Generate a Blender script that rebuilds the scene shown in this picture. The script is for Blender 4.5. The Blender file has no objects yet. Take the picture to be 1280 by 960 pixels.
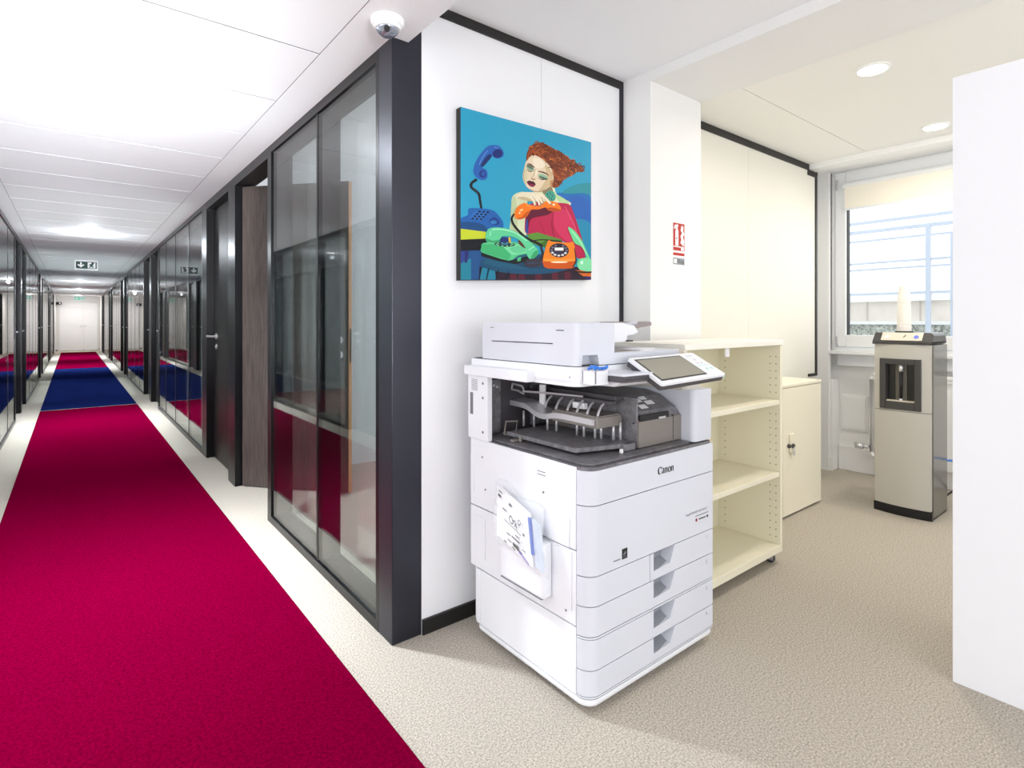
import bpy, bmesh, math, random
from mathutils import Vector, Matrix

# ------------------------------------------------------------------ camera, world, exposure
S = bpy.context.scene
COL = S.collection
PI = math.pi
CAM_H, FPX, HOR = 1.22, 687.75, 402.0
YAW = math.radians(38.65)
cam_d = bpy.data.cameras.new('camera')
cam = bpy.data.objects.new('camera', cam_d); COL.objects.link(cam)
cam_d.sensor_width = 36.0
cam_d.lens = 36.0 * FPX / 1280.0
cam_d.shift_y = (HOR - 480.0) / 1280.0
cam_d.clip_start = 0.02
cam.location = (0, 0, CAM_H)
cam.rotation_euler = (PI / 2, 0, -YAW)
S.camera = cam
S.view_settings.view_transform = 'Standard'
S.view_settings.look = 'None'
S.view_settings.exposure = 0.32
S.view_settings.gamma = 1.0
S.view_settings.use_curve_mapping = False
S.cycles.transparent_max_bounces = 32
S.cycles.max_bounces = 12
S.cycles.diffuse_bounces = 5
S.cycles.glossy_bounces = 6
S.cycles.sample_clamp_indirect = 6.0

W = bpy.data.worlds.new('sky'); S.world = W
W.use_nodes = True
W.node_tree.nodes['Background'].inputs[0].default_value = (0.97, 0.98, 1.0, 1)
W.node_tree.nodes['Background'].inputs[1].default_value = 1.5

def area(name, loc, direction, sx, sy, power, color=(1, 1, 1)):
    d = bpy.data.lights.new(name, 'AREA'); d.shape = 'RECTANGLE'; d.size = sx; d.size_y = sy
    d.energy = power; d.color = color
    o = bpy.data.objects.new(name, d); COL.objects.link(o); o.location = loc
    o.rotation_euler = Vector(direction).to_track_quat('-Z', 'Y').to_euler()
    return o

DAY = (0.95, 0.97, 1.0); COOL = (.90, .945, 1.0)
# added soft fill for assumed, unseen lobby windows; tilted up to brighten ceilings
area('lobby_fill', (0.9, -2.9, 1.35), (0.05, 1, 1.15), 5.4, 1.9, 46, DAY)
area('lobby_side_fill', (-3.9, 0.6, 1.35), (1, 0.15, 0.6), 5.0, 1.9, 46, DAY)
# added uplight without a real source, brightens the corridor ceiling
area('lobby_uplight_fill', (-.1, -2.9, .45), (0, 1, .24), .7, .6, 24, (.92, .95, 1.0)).data.spread = math.radians(26)
# daylight of the windows of the offices along the corridor
for _y0, _y1 in ((2.1, 4.5), (5.9, 8.9), (11.4, 14.5), (17.0, 20.2), (22.6, 25.7)):
    area('office_daylight', (4.85, (_y0 + _y1) / 2, 1.6), (-1, 0, 0.22), _y1 - _y0 - .3, 1.2, 150 if _y0 > 3 else 80, COOL)
for _y0, _y1 in ((6.1, 8.8), (11.0, 14.7), (17.3, 20.6), (23.0, 26.2)):
    area('office_daylight', (-4.55, (_y0 + _y1) / 2, 1.6), (1, 0, 0.22), _y1 - _y0 - .3, 1.2, 150 if _y0 > 8 else 70, COOL)
# daylight of the window beside the water cooler
area('window_daylight', (5.35, 1.1, 1.75), (-1, 0.05, -0.1), 1.3, 1.1, 4, DAY)

# ------------------------------------------------------------------ helpers
def s2l(c):
    def f(v):
        v /= 255.0
        return v / 12.92 if v <= .04045 else ((v + .055) / 1.055) ** 2.4
    return (f(c[0]), f(c[1]), f(c[2]), 1.0)

def hexc(h):
    return (int(h[0:2], 16), int(h[2:4], 16), int(h[4:6], 16))

MATS = {}
def mat(name, rgb, rough=.5, metal=0.0, spec=.5, emit=None, noise=None, bump=None, coat=0.0):
    """noise = (scale, amount, detail, stretch xyz), bump = (scale, strength)"""
    if name in MATS: return MATS[name]
    m = bpy.data.materials.new(name); m.use_nodes = True
    nt = m.node_tree; N = nt.nodes; L = nt.links
    b = N['Principled BSDF']
    col = s2l(rgb)
    b.inputs['Base Color'].default_value = col
    b.inputs['Roughness'].default_value = rough
    b.inputs['Metallic'].default_value = metal
    b.inputs['Specular IOR Level'].default_value = spec
    if coat: b.inputs['Coat Weight'].default_value = coat
    if emit:
        b.inputs['Emission Color'].default_value = s2l(emit[0]); b.inputs['Emission Strength'].default_value = emit[1]
    tc = None
    if noise or bump:
        tc = N.new('ShaderNodeTexCoord')
    if noise:
        sc, am, det, st = noise
        mp = N.new('ShaderNodeMapping'); mp.inputs['Scale'].default_value = st
        L.new(tc.outputs['Object'], mp.inputs['Vector'])
        nz = N.new('ShaderNodeTexNoise'); nz.inputs['Scale'].default_value = sc; nz.inputs['Detail'].default_value = det
        nz.inputs['Roughness'].default_value = .65
        L.new(mp.outputs[0], nz.inputs['Vector'])
        cr = N.new('ShaderNodeValToRGB')
        lo = [max(0, c * (1 - am)) for c in col[:3]]; hi = [min(1, c * (1 + am)) for c in col[:3]]
        cr.color_ramp.elements[0].position = .34; cr.color_ramp.elements[1].position = .66
        cr.color_ramp.elements[0].color = (*lo, 1); cr.color_ramp.elements[1].color = (*hi, 1)
        L.new(nz.outputs[0], cr.inputs[0]); L.new(cr.outputs[0], b.inputs['Base Color'])
    if bump:
        nb = N.new('ShaderNodeTexNoise'); nb.inputs['Scale'].default_value = bump[0]; nb.inputs['Detail'].default_value = 2
        L.new(tc.outputs['Object'], nb.inputs['Vector'])
        bp = N.new('ShaderNodeBump'); bp.inputs['Strength'].default_value = bump[1]; bp.inputs['Distance'].default_value = .004
        L.new(nb.outputs[0], bp.inputs['Height']); L.new(bp.outputs[0], b.inputs['Normal'])
    MATS[name] = m
    return m

def glass_mat(name, tint=(1, 1, 1), f0=.04, gain=1.0):
    m = bpy.data.materials.new(name); m.use_nodes = True
    nt = m.node_tree; N = nt.nodes; L = nt.links
    N.remove(N['Principled BSDF'])
    out = N['Material Output']
    tr = N.new('ShaderNodeBsdfTransparent'); tr.inputs[0].default_value = (*tint, 1)
    gl = N.new('ShaderNodeBsdfGlossy'); gl.inputs['Roughness'].default_value = 0.0
    lw = N.new('ShaderNodeLayerWeight'); lw.inputs[0].default_value = .5
    p = N.new('ShaderNodeMath'); p.operation = 'POWER'; p.inputs[1].default_value = 5.0
    L.new(lw.outputs['Facing'], p.inputs[0])
    ma = N.new('ShaderNodeMath'); ma.operation = 'MULTIPLY_ADD'; ma.inputs[1].default_value = (1 - f0) * gain; ma.inputs[2].default_value = f0
    ma.use_clamp = True
    L.new(p.outputs[0], ma.inputs[0])
    mx = N.new('ShaderNodeMixShader')
    L.new(ma.outputs[0], mx.inputs[0]); L.new(tr.outputs[0], mx.inputs[1]); L.new(gl.outputs[0], mx.inputs[2])
    L.new(mx.outputs[0], out.inputs['Surface'])
    return m

class MB:
    """collects shapes and links them as ONE mesh object"""
    def __init__(self): self.bm = bmesh.new()
    def _mark(self, faces, mi, smooth=False):
        for f in faces: f.material_index = mi; f.smooth = smooth
    def box(self, x0, x1, y0, y1, z0, z1, bev=0.0, seg=2, mi=0):
        r = bmesh.ops.create_cube(self.bm, size=1.0)
        vs = r['verts']
        for v in vs:
            v.co = Vector(((x0 + x1) / 2 + v.co.x * (x1 - x0), (y0 + y1) / 2 + v.co.y * (y1 - y0), (z0 + z1) / 2 + v.co.z * (z1 - z0)))
        fs = {f for v in vs for f in v.link_faces}
        self._mark(fs, mi)
        if bev > 0:
            es = list({e for v in vs for e in v.link_edges})
            rb = bmesh.ops.bevel(self.bm, geom=es, offset=bev, segments=seg, affect='EDGES', profile=.5, material=mi)
            for f in rb['faces']: f.material_index = mi; f.smooth = True
        return self
    def prism(self, pts, a, b, axis='z', mi=0, smooth=False, bev=0):
        """polygon of 2D points extruded between a and b along an axis (z: xy pts, y: xz pts, x: yz pts)"""
        pts = [p for i, p in enumerate(pts) if math.hypot(p[0] - pts[i - 1][0], p[1] - pts[i - 1][1]) > 1e-6]
        def P(p, t):
            if axis == 'z': return (p[0], p[1], t)
            if axis == 'y': return (p[0], t, p[1])
            return (t, p[0], p[1])
        A = [self.bm.verts.new(P(p, a)) for p in pts]; B = [self.bm.verts.new(P(p, b)) for p in pts]
        fs = [self.bm.faces.new(A), self.bm.faces.new(B[::-1])]
        n = len(pts); sd = []
        for i in range(n):
            f = self.bm.faces.new((A[i], B[i], B[(i + 1) % n], A[(i + 1) % n])); sd.append(f)
        bmesh.ops.recalc_face_normals(self.bm, faces=fs + sd)
        self._mark(fs, mi); self._mark(sd, mi, smooth)
        if bev:
            es = [e for e in set(A[i].link_edges[k] for i in range(n) for k in range(len(A[i].link_edges))) if e.verts[0] in A and e.verts[1] in A]
            bmesh.ops.bevel(self.bm, geom=es, offset=bev, segments=2, affect='EDGES', profile=.5, material=mi)
        return self
    def ring(self, x0, x1, y0, y1, z0, z1, wy0, wy1, wz0, wz1, bev=0.0, mi=0):
        """frame in the y-z plane: stiles run through, rails between them"""
        self.box(x0, x1, y0, y0 + wy0, z0, z1, bev, mi=mi); self.box(x0, x1, y1 - wy1, y1, z0, z1, bev, mi=mi)
        self.box(x0, x1, y0 + wy0, y1 - wy1, z0, z0 + wz0, bev, mi=mi); self.box(x0, x1, y0 + wy0, y1 - wy1, z1 - wz1, z1, bev, mi=mi)
        return self
    def quad(self, pts, mi=0):
        f = self.bm.faces.new([self.bm.verts.new(p) for p in pts]); f.material_index = mi
        return self
    def slab(self, pts, vec, mi=0, mi_side=None):
        """planar polygon in 3D given thickness by a vector"""
        v = Vector(vec)
        A = [self.bm.verts.new(p) for p in pts]; B = [self.bm.verts.new(Vector(p) + v) for p in pts]
        fs = [self.bm.faces.new(A), self.bm.faces.new(B[::-1])]
        sd = [self.bm.faces.new((A[i], B[i], B[(i + 1) % len(A)], A[(i + 1) % len(A)])) for i in range(len(A))]
        bmesh.ops.recalc_face_normals(self.bm, faces=fs + sd)
        self._mark(fs, mi); self._mark(sd, mi if mi_side is None else mi_side)
        return self
    def cyl(self, p0, p1, r0, r1=None, n=20, mi=0, smooth=True):
        r1 = r0 if r1 is None else r1
        p0, p1 = Vector(p0), Vector(p1); d = p1 - p0
        q = d.to_track_quat('Z', 'Y').to_matrix()
        A = []; B = []
        for i in range(n):
            a = 2 * PI * i / n; o = Vector((math.cos(a), math.sin(a), 0))
            A.append(self.bm.verts.new(p0 + q @ (o * r0))); B.append(self.bm.verts.new(p1 + q @ (o * r1)))
        fs = [self.bm.faces.new(A[::-1]), self.bm.faces.new(B)]
        sd = [self.bm.faces.new((A[i], A[(i + 1) % n], B[(i + 1) % n], B[i])) for i in range(n)]
        self._mark(fs, mi); self._mark(sd, mi, smooth)
        return self
    def lathe(self, prof, c, n=32, mi=0, axis='z'):
        """prof: list of (r, h) around an axis through c"""
        rings = []
        for r, h in prof:
            ring = []
            for i in range(n):
                a = 2 * PI * i / n
                if axis == 'z': co = (c[0] + r * math.cos(a), c[1] + r * math.sin(a), c[2] + h)
                elif axis == 'x': co = (c[0] + h, c[1] + r * math.cos(a), c[2] + r * math.sin(a))
                else: co = (c[0] + r * math.cos(a), c[1] + h, c[2] + r * math.sin(a))
                ring.append(self.bm.verts.new(co))
            rings.append(ring)
        fs = []
        for A, B in zip(rings, rings[1:]):
            for i in range(n):
                fs.append(self.bm.faces.new((A[i], A[(i + 1) % n], B[(i + 1) % n], B[i])))
        fs.append(self.bm.faces.new(rings[0][::-1])); fs.append(self.bm.faces.new(rings[-1]))
        bmesh.ops.recalc_face_normals(self.bm, faces=fs)
        self._mark(fs, mi, True); fs[-1].smooth = False; fs[-2].smooth = False
        return self
    def tube(self, path, r, n=8, mi=0):
        path = [Vector(p) for p in path]; rings = []
        up = Vector((0, 0, 1))
        for i, p in enumerate(path):
            t = (path[min(i + 1, len(path) - 1)] - path[max(i - 1, 0)]).normalized()
            s = t.cross(up)
            if s.length < 1e-3: s = t.cross(Vector((1, 0, 0)))
            s.normalize(); u = s.cross(t)
            rings.append([self.bm.verts.new(p + (s * math.cos(2 * PI * k / n) + u * math.sin(2 * PI * k / n)) * r) for k in range(n)])
        fs = []
        for A, B in zip(rings, rings[1:]):
            for i in range(n): fs.append(self.bm.faces.new((A[i], A[(i + 1) % n], B[(i + 1) % n], B[i])))
        fs.append(self.bm.faces.new(rings[0][::-1])); fs.append(self.bm.faces.new(rings[-1]))
        bmesh.ops.recalc_face_normals(self.bm, faces=fs)
        self._mark(fs, mi, True)
        return self
    def build(self, name, mats, parent=None, origin=None):
        me = bpy.data.meshes.new(name)
        o = bpy.data.objects.new(name, me); COL.objects.link(o)
        if origin is None:
            origin = parent['_o'] if parent is not None else (0, 0, 0)
        og = Vector(origin)
        for v in self.bm.verts: v.co -= og
        for e in self.bm.edges:
            e.smooth = len(e.link_faces) == 2 and e.calc_face_angle(3.0) < .62
        self.bm.to_mesh(me); self.bm.free()
        for m in (mats if isinstance(mats, (list, tuple)) else [mats]): me.materials.append(m)
        o['_o'] = tuple(og)
        if parent is not None:
            o.parent = parent; o.location = og - Vector(parent['_o'])
        else:
            o.location = og
        return o

def empty(name, loc):
    o = bpy.data.objects.new(name, None); COL.objects.link(o); o.location = loc; o['_o'] = tuple(loc)
    o.empty_display_size = .1
    return o
def tag(o, label, cat, group=None):
    o['label'] = label; o['category'] = cat
    if group: o['group'] = group
    return o
def thing(name, loc, label, cat, group=None): return tag(empty(name, loc), label, cat, group)
def struct(o, label=None, cat=None):
    o['kind'] = 'structure'
    if label: o['label'] = label
    if cat: o['category'] = cat
    return o
def copy_tree(o, parent=None):
    c = o.copy(); COL.objects.link(c)
    if parent is not None: c.parent = parent; c.matrix_parent_inverse = o.matrix_parent_inverse.copy()
    for ch in list(o.children): copy_tree(ch, c)
    return c
def crom(pts, k=6, closed=True):
    out = []; n = len(pts)
    rng = range(n) if closed else range(n - 1)
    for i in rng:
        if closed: p0, p1, p2, p3 = pts[i - 1], pts[i], pts[(i + 1) % n], pts[(i + 2) % n]
        else: p0, p1, p2, p3 = pts[max(i - 1, 0)], pts[i], pts[i + 1], pts[min(i + 2, n - 1)]
        for j in range(k):
            t = j / k
            out.append(tuple(.5 * (2 * b + (c - a) * t + (2 * a - 5 * b + 4 * c - d) * t * t + (-a + 3 * b - 3 * c + d) * t ** 3)
                             for a, b, c, d in zip(p0, p1, p2, p3)))
    if not closed: out.append(tuple(pts[-1]))
    return out
def text_mesh(txt, size, shear=0.0, offset=0.0):
    cu = bpy.data.curves.new('t', 'FONT'); cu.body = txt; cu.size = size; cu.shear = shear; cu.offset = offset
    cu.resolution_u = 3
    ob = bpy.data.objects.new('t', cu); COL.objects.link(ob)
    dg = bpy.context.evaluated_depsgraph_get()
    me = bpy.data.meshes.new_from_object(ob.evaluated_get(dg))
    bpy.data.objects.remove(ob); bpy.data.curves.remove(cu)
    return me
def add_text(mb, txt, size, place, mi=0, **k):
    """place(x, y) -> 3D point; letters become faces of mb"""
    me = text_mesh(txt, size, **k)
    vs = [mb.bm.verts.new(place(v.co.x, v.co.y)) for v in me.vertices]
    for p in me.polygons:
        try:
            f = mb.bm.faces.new([vs[i] for i in p.vertices]); f.material_index = mi
        except ValueError: pass
    bpy.data.meshes.remove(me)
def rect_round(x0, x1, y0, y1, r=(0, 0, 0, 0), n=6):
    """corners order: x0y0, x1y0, x1y1, x0y1"""
    pts = []
    for (cx, cy, sx, sy, a0), rr in zip(((x0, y0, 1, 1, PI), (x1, y0, -1, 1, 1.5 * PI), (x1, y1, -1, -1, 0), (x0, y1, 1, -1, .5 * PI)), r):
        if rr <= 0: pts.append((cx, cy)); continue
        for i in range(n + 1):
            a = a0 + .5 * PI * i / n
            pts.append((cx + sx * rr + rr * math.cos(a), cy + sy * rr + rr * math.sin(a)))
    return pts

# ------------------------------------------------------------------ materials
M_floor = mat('beige_carpet', (183, 175, 163), .95, spec=.0, noise=(170, .38, 3, (1, 1, 1)))
M_red = mat('crimson_carpet', (103, 0, 37), .95, spec=.0, noise=(115, .32, 3, (1, 1, 1)))
M_blue = mat('navy_carpet', (22, 33, 84), .95, spec=.0, noise=(115, .3, 3, (1, 1, 1)))
M_wall = mat('white_wall_panel', (240, 241, 244), .55, spec=.3)
M_plaster = mat('white_plaster', (237, 237, 236), .8, spec=.2)
M_cream = mat('cream_wall_panel', (233, 230, 220), .6, spec=.25)
M_ceil = mat('white_metal_ceiling', (244, 245, 248), .7, spec=.15)
M_ceilr = mat('cream_ceiling', (244, 243, 239), .75, spec=.2)
M_gap = mat('grey_joint', (116, 116, 122), .8)
M_fr = mat('dark_anodised_frame', (14, 14, 17), .3, metal=.1, spec=.3)
M_post = mat('dark_satin_post', (52, 53, 62), .36, metal=.6)
M_blk = mat('black_trim', (24, 22, 22), .5)
M_wood = mat('dark_oak_veneer', (74, 64, 60), .5, noise=(9, .45, 6, (14, 14, .6)))
M_wenge = mat('dark_brown_veneer', (36, 30, 29), .4, spec=.35, noise=(9, .35, 6, (14, 14, .6)))
M_edge = mat('raw_wood_edge', (196, 140, 92), .6)
M_chrome = mat('brushed_steel', (222, 223, 226), .32, metal=.65)
M_glass = glass_mat('partition_glass', (.93, .955, .95), .05)
M_wglass = glass_mat('window_glass', (.97, .985, .98), .03)
M_white = mat('printer_white', (236, 238, 243), .38, spec=.4)
M_white2 = mat('printer_white_shaded', (215, 218, 227), .4, spec=.4)  # same white plastic, with the shade of front faces put into the colour
M_pgap = mat('printer_seam', (60, 62, 68), .7)
M_dk = mat('printer_dark_grey', (112, 110, 114), .38, noise=(42, .34, 5, (1, 1, 1)))
M_dk2 = mat('printer_charcoal', (70, 67, 72), .45)
M_taupe = mat('printer_taupe_metal', (136, 130, 125), .36, metal=.25)
M_sil = mat('printer_silver', (205, 203, 207), .3, metal=.4)
M_screen = mat('grey_touchscreen', (150, 148, 136), .12, spec=.6)
M_ink = mat('black_ink', (22, 22, 24), .6)
M_inkg = mat('grey_ink', (120, 122, 126), .6)
M_lam = mat('cream_laminate', (238, 233, 212), .5, spec=.35)
M_hole = mat('drilled_hole', (70, 66, 58), .9)
M_bluep = mat('blue_plastic', (52, 122, 214), .4)
M_bag = mat('clear_plastic_film', (238, 240, 245), .15, spec=.7)
M_paper = mat('white_paper', (244, 244, 246), .7)
M_coolg = mat('cooler_champagne_plastic', (190, 187, 179), .4, metal=.1)
M_coold = mat('cooler_charcoal', (62, 60, 60), .4)
M_cools = mat('cooler_side_grey', (112, 110, 104), .18, metal=.35)
M_coolb = mat('cooler_recess_black', (18, 19, 24), .25)
M_winf = mat('window_frame_white', (236, 238, 240), .4)
M_blind = mat('cream_blind_fabric', (246, 240, 226), .8)
M_lamp = mat('lamp_glow', (255, 248, 235), .5, emit=((255, 246, 230), 14.0))
M_lampw = mat('warm_lamp_glow', (255, 244, 220), .5, emit=((255, 240, 205), 14.0))
M_whitep = mat('white_painted_metal', (246, 246, 246), .4)

# ------------------------------------------------------------------ the setting
GX, LX = 0.939, -0.53          # corridor faces of the two glazed walls
YW = 1.896                     # white wall behind the printer
ZC = 2.29                      # corridor ceiling
Y_END = 29.4
b = MB(); b.box(-4.7, 5.1, -3.1, Y_END + .1, -.06, 0); struct(b.build('floor', M_floor))

# corridor ceiling: metal planks across, plain strips along both sides
b = MB()
ycut = [-3.1 + 0] + [round(-2.6 + .6 * i, 3) for i in range(0, 54)]
ycut = [y for y in ycut if y < Y_END] + [Y_END]
for a0, a1 in zip(ycut, ycut[1:]):
    b.box(-.42, .772, a0 + .005, a1 - .005, ZC, ZC + .02)
b.box(.776, 1.007, -3.1, 1.8955, ZC, ZC + .02); b.box(.776, .9385, 1.8955, 2.0145, ZC, ZC + .02); b.box(.776, 1.06, 2.0145, Y_END, ZC, ZC + .02)
b.box(-.65, -.424, 3.5, Y_END, ZC, ZC + .02); b.box(-4.7, -.424, -3.1, 3.5, ZC, ZC + .02)
for y in ycut[1:-1]: b.box(-.42, .772, y - .0049, y + .0049, ZC + .0012, ZC + .02, mi=1)
for xx in (-.422, .774): b.box(xx - .0019, xx + .0019, -3.1 if xx > 0 else 3.5, Y_END, ZC + .0012, ZC + .02, mi=1)
b.box(-4.7, .989, -3.1, 1.892, ZC + .026, ZC + .19, mi=1); b.box(-.65, .9385, 1.892, Y_END, ZC + .026, ZC + .05, mi=1)
b.box(.99, 1.0068, -3.1, 1.8955, ZC + .0202, ZC + .19)
struct(b.build('ceiling', [M_ceil, M_gap]))
b = MB(); b.box(1.007, 2.259, -3.1, YW, 2.475, 2.53); struct(b.build('ceiling_alcove', M_ceil))
b = MB()
for (x0, x1, y0, y1) in ((2.704, 4.435, -3.1, 1.49), (2.704, 4.435, 1.494, 2.05), (4.439, 4.6, -3.1, 2.05)):
    b.box(x0, x1, y0, y1, 2.437, 2.46)
b.box(2.704, 4.6, -3.1, 2.05, 2.462, 2.5, mi=1)
struct(b.build('ceiling_pantry', [M_ceilr, M_gap]))
# offices' ceilings
b = MB(); b.box(1.06, 4.99, 2.0, Y_END, 2.5, 2.55); b.box(-4.7, -.65, 3.5, Y_END, 2.5, 2.55); struct(b.build('ceiling_offices', M_ceil))

# beam and column
b = MB(); b.box(2.259, 2.704, -3.1, 1.717, 2.425, 2.55); struct(b.build('trim_ceiling_beam', M_plaster))
b = MB(); b.box(2.259, 2.704, 1.717, 2.05, 0, 2.55); struct(b.build('wall_column', M_plaster))

# white wall behind the printer with its black shadow-gap trims
b = MB(); b.box(1.065, 1.688, YW, YW + .1, 0, 2.475); b.box(1.690, 2.259, YW, YW + .1, 0, 2.475)
b.box(1.06, 2.259, YW + .004, YW + .1, 0, 2.475)
struct(b.build('wall_back', M_wall))
b = MB(); b.box(1.066, 2.2588, YW - .008, YW, 2.435, 2.4748); struct(b.build('trim_1', M_blk))
b = MB(); b.box(2.234, 2.2588, YW - .008, YW, .06, 2.435); struct(b.build('trim_2', M_post))
b = MB(); b.box(1.066, 2.2588, YW - .012, YW, 0, .058); struct(b.build('baseboard_back', M_blk))
# cream wall of the pantry side
b = MB(); b.box(2.704, 3.55, YW, YW + .1, 0, 2.437); b.box(3.552, 4.6, YW, YW + .1, 0, 2.437); b.box(2.704, 4.6, YW + .003, YW + .1, 0, 2.437)
struct(b.build('wall_back_pantry', M_cream))
b = MB(); b.box(2.705, 4.46, YW - .008, YW, 2.392, 2.436); b.box(4.44, 4.6, YW - .008, YW, 2.355, 2.394)
b.box(4.572, 4.6, YW - .008, YW, .81, 2.356); b.box(4.45, 4.6, YW - .008, YW, .795, .815)
struct(b.build('trim_3', M_blk))
# lintel strip before the window
b = MB(); b.box(4.6, 4.99, -3.1, 2.05, 2.44, 2.5); b.box(4.45, 4.58, -3.1, YW - .01, 2.398, 2.437); struct(b.build('trim_4', M_whitep))

# window wall
WX = 4.9
b = MB()
b.box(4.99, 5.1, -3.1, 2.05, 0, .96)                         # spandrel
b.box(4.99, 5.1, 1.90, 2.05, .96, 2.5); b.box(4.99, 5.1, -3.1, .2, .96, 2.5); b.box(4.99, 5.1, .2, 1.9, 2.46, 2.5)
b.box(4.6, 5.1, 2.0, 2.05, 0, 2.5)                           # return beside the cream wall
struct(b.build('wall_window', M_plaster))
b = MB(); b.box(4.86, 4.99, 1.878, 2.0, 0, .745, .004); b.box(4.84, 4.88, 1.90, 1.999, 0, 2.44)
struct(b.build('trim_5', M_plaster))
b = MB(); b.box(4.965, 4.99, -1, 1.875, 0, .2, .004); b.box(4.85, 4.862, 1.872, 2.0, 0, .11, .003)
struct(b.build('baseboard_window', M_plaster))
b = MB(); b.box(4.978, 4.99, 1.66, 1.86, .33, .62, .003); b.box(4.974, 4.99, 1.675, 1.845, .345, .605, .003)
struct(b.build('trim_6', M_plaster))
win = struct(empty('window_1', (4.93, 1.05, .96)))
b = MB()
Y0, Y1, Z0, Z1 = .22, 1.90, .985, 2.455
b.ring(WX, 4.99, Y0, Y1, Z0, Z1, .03, .03, .03, .03, .003)
b.build('window_frame', M_winf, win)
b = MB()
ya, yb, za, zb = .25, 1.868, 1.02, 2.43
gy, gz0, gz1 = 1.79, 1.112, 2.335
b.ring(WX - .012, 4.965, ya, yb, za, zb, .08, yb - gy, gz0 - za, zb - gz1, .004)
b.box(WX + .01, 4.96, gy - .006, gy, gz0, gz1, mi=1)
b.build('sash', [M_winf, M_ink], win)
b = MB(); b.box(4.93, 4.94, ya + .05, gy + .01, gz0 - .01, gz1 + .01); b.build('pane', M_wglass, win)
b = MB(); b.box(WX - .03, WX - .012, 1.843, 1.862, 2.29, 2.375, .003); b.box(WX - .03, WX - .012, 1.843, 1.862, 1.025, 1.10, .003); b.build('hinge', M_chrome, win)
b = MB(); b.box(4.84, 5.0, .2, 1.90, .955, .985, .006); b.box(4.93, 5.0, .2, 1.87, .86, .955, .004); b.build('window_sill', M_winf, win)
# roller blind
bl = thing('roller_blind', (4.86, 1.05, 2.3), 'cream fabric roller blind pulled a little way down the window', 'blind')
b = MB(); b.lathe([(.001, .28), (.026, .28), (.026, 1.80), (.001, 1.80)], (4.872, 0, 2.315), 20, axis='y'); b.build('roller', M_winf, bl)
b = MB(); b.box(4.852, 4.855, .29, 1.785, 2.125, 2.31); b.build('fabric', M_blind, bl)
b = MB(); b.box(4.846, 4.861, .29, 1.785, 2.112, 2.128, .003); b.build('bottom_bar', M_winf, bl)

# small pipe end in the corner above the cream wall
b = MB(); b.cyl((4.70, 1.95, 2.40), (4.70, 1.95, 2.44), .022); b.cyl((4.70, 1.95, 2.375), (4.70, 1.95, 2.40), .014)
b.box(4.69, 4.71, 1.95, 2.0, 2.405, 2.415)
tag(b.build('pipe_stub', mat('brass', (150, 132, 96), .35, metal=.8)), 'small brass pipe end in the upper corner beside the window', 'pipe')

b = MB(); b.box(4.69, 4.72, 1.965, 2.0, .985, 1.03, .003); b.cyl((4.70, 1.93, 1.01), (4.70, 1.965, 1.01), .012, n=12); b.cyl((4.685, 1.94, 1.01), (4.66, 1.94, 1.01), .008, n=10)
tag(b.build('wall_bracket', M_chrome), 'small grey metal bracket low beside the black wall trim near the window', 'bracket')

# outside: ledge, low parapet, railing
b = MB(); b.box(5.1, 9.6, -4, 6, .9, .98); struct(b.build('ground_terrace', mat('grey_gravel', (178, 182, 178), .9, noise=(28, .6, 3, (1, 1, 1)))))
b = MB(); b.box(7.6, 7.8, -3, 6, .98, 1.185, mi=3); b.box(7.57, 7.8, -3, 6, 1.185, 1.225, mi=1); b.box(7.8, 7.9, -3, 6, .98, 1.465); b.box(7.74, 7.92, -3, 6, 1.465, 1.58, mi=1)
for yy in (2.05, 2.6, 1.5, .9): b.box(7.79, 7.8, yy, yy + .012, 1.225, 1.465, mi=2)
struct(b.build('wall_parapet', [mat('beige_render', (228, 220, 212), .8, noise=(3, .08, 3, (1, 1, 1))), M_whitep, mat('beige_joint', (196, 188, 180), .8), mat('pebble_dash', (176, 180, 174), .9, noise=(34, .65, 3, (1, 1, 1)))]))
rl = thing('terrace_railing', (6.6, 2.0, .98), 'pale blue metal terrace railing with long bars outside the window', 'railing')
M_rail = mat('pale_blue_paint', (198, 208, 226), .5)
b = MB(); b.box(6.6, 6.64, 1.66, 1.70, .98, 2.18); b.build('post', M_rail, rl)
b = MB(); b.box(7.3, 7.34, 1.62, 1.66, .98, 2.18); b.build('post', M_rail, rl)
for xx, zz, th in ((6.6, 2.16, .035), (6.6, 1.83, .022), (7.3, 2.16, .022), (7.3, 1.82, .02), (6.6, 1.5, .022), (6.6, 2.26, .03)):
    b = MB(); b.box(xx + .01, xx + .04, -2, 4.5, zz, zz + th); b.build('rail', M_rail, rl)

# ------------------------------------------------------------------ corridor: glazed walls and doors
def lever(side_x, sgn, y, z, flip, parent, origin_only=False):
    """lever handle on a face at side_x looking along sgn*x; flip = direction of the lever in y"""
    b = MB(); s = sgn
    b.cyl((side_x, y, z), (side_x + s * .012, y, z), .026, n=18)
    b.cyl((side_x + s * .012, y, z), (side_x + s * .055, y, z), .0095, n=10)
    b.tube([(side_x + s * .05, y, z), (side_x + s * .055, y + flip * .02, z), (side_x + s * .055, y + flip * .13, z)], .0095, 10)
    b.build('lever_handle', M_chrome, parent)
    b = MB(); b.cyl((side_x, y, z - .09), (side_x + s * .01, y, z - .09), .024, n=18)
    b.cyl((side_x + s * .01, y, z - .09), (side_x + s * .016, y, z - .09), .009, n=10)
    b.build('lock_rose', M_chrome, parent)

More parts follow.
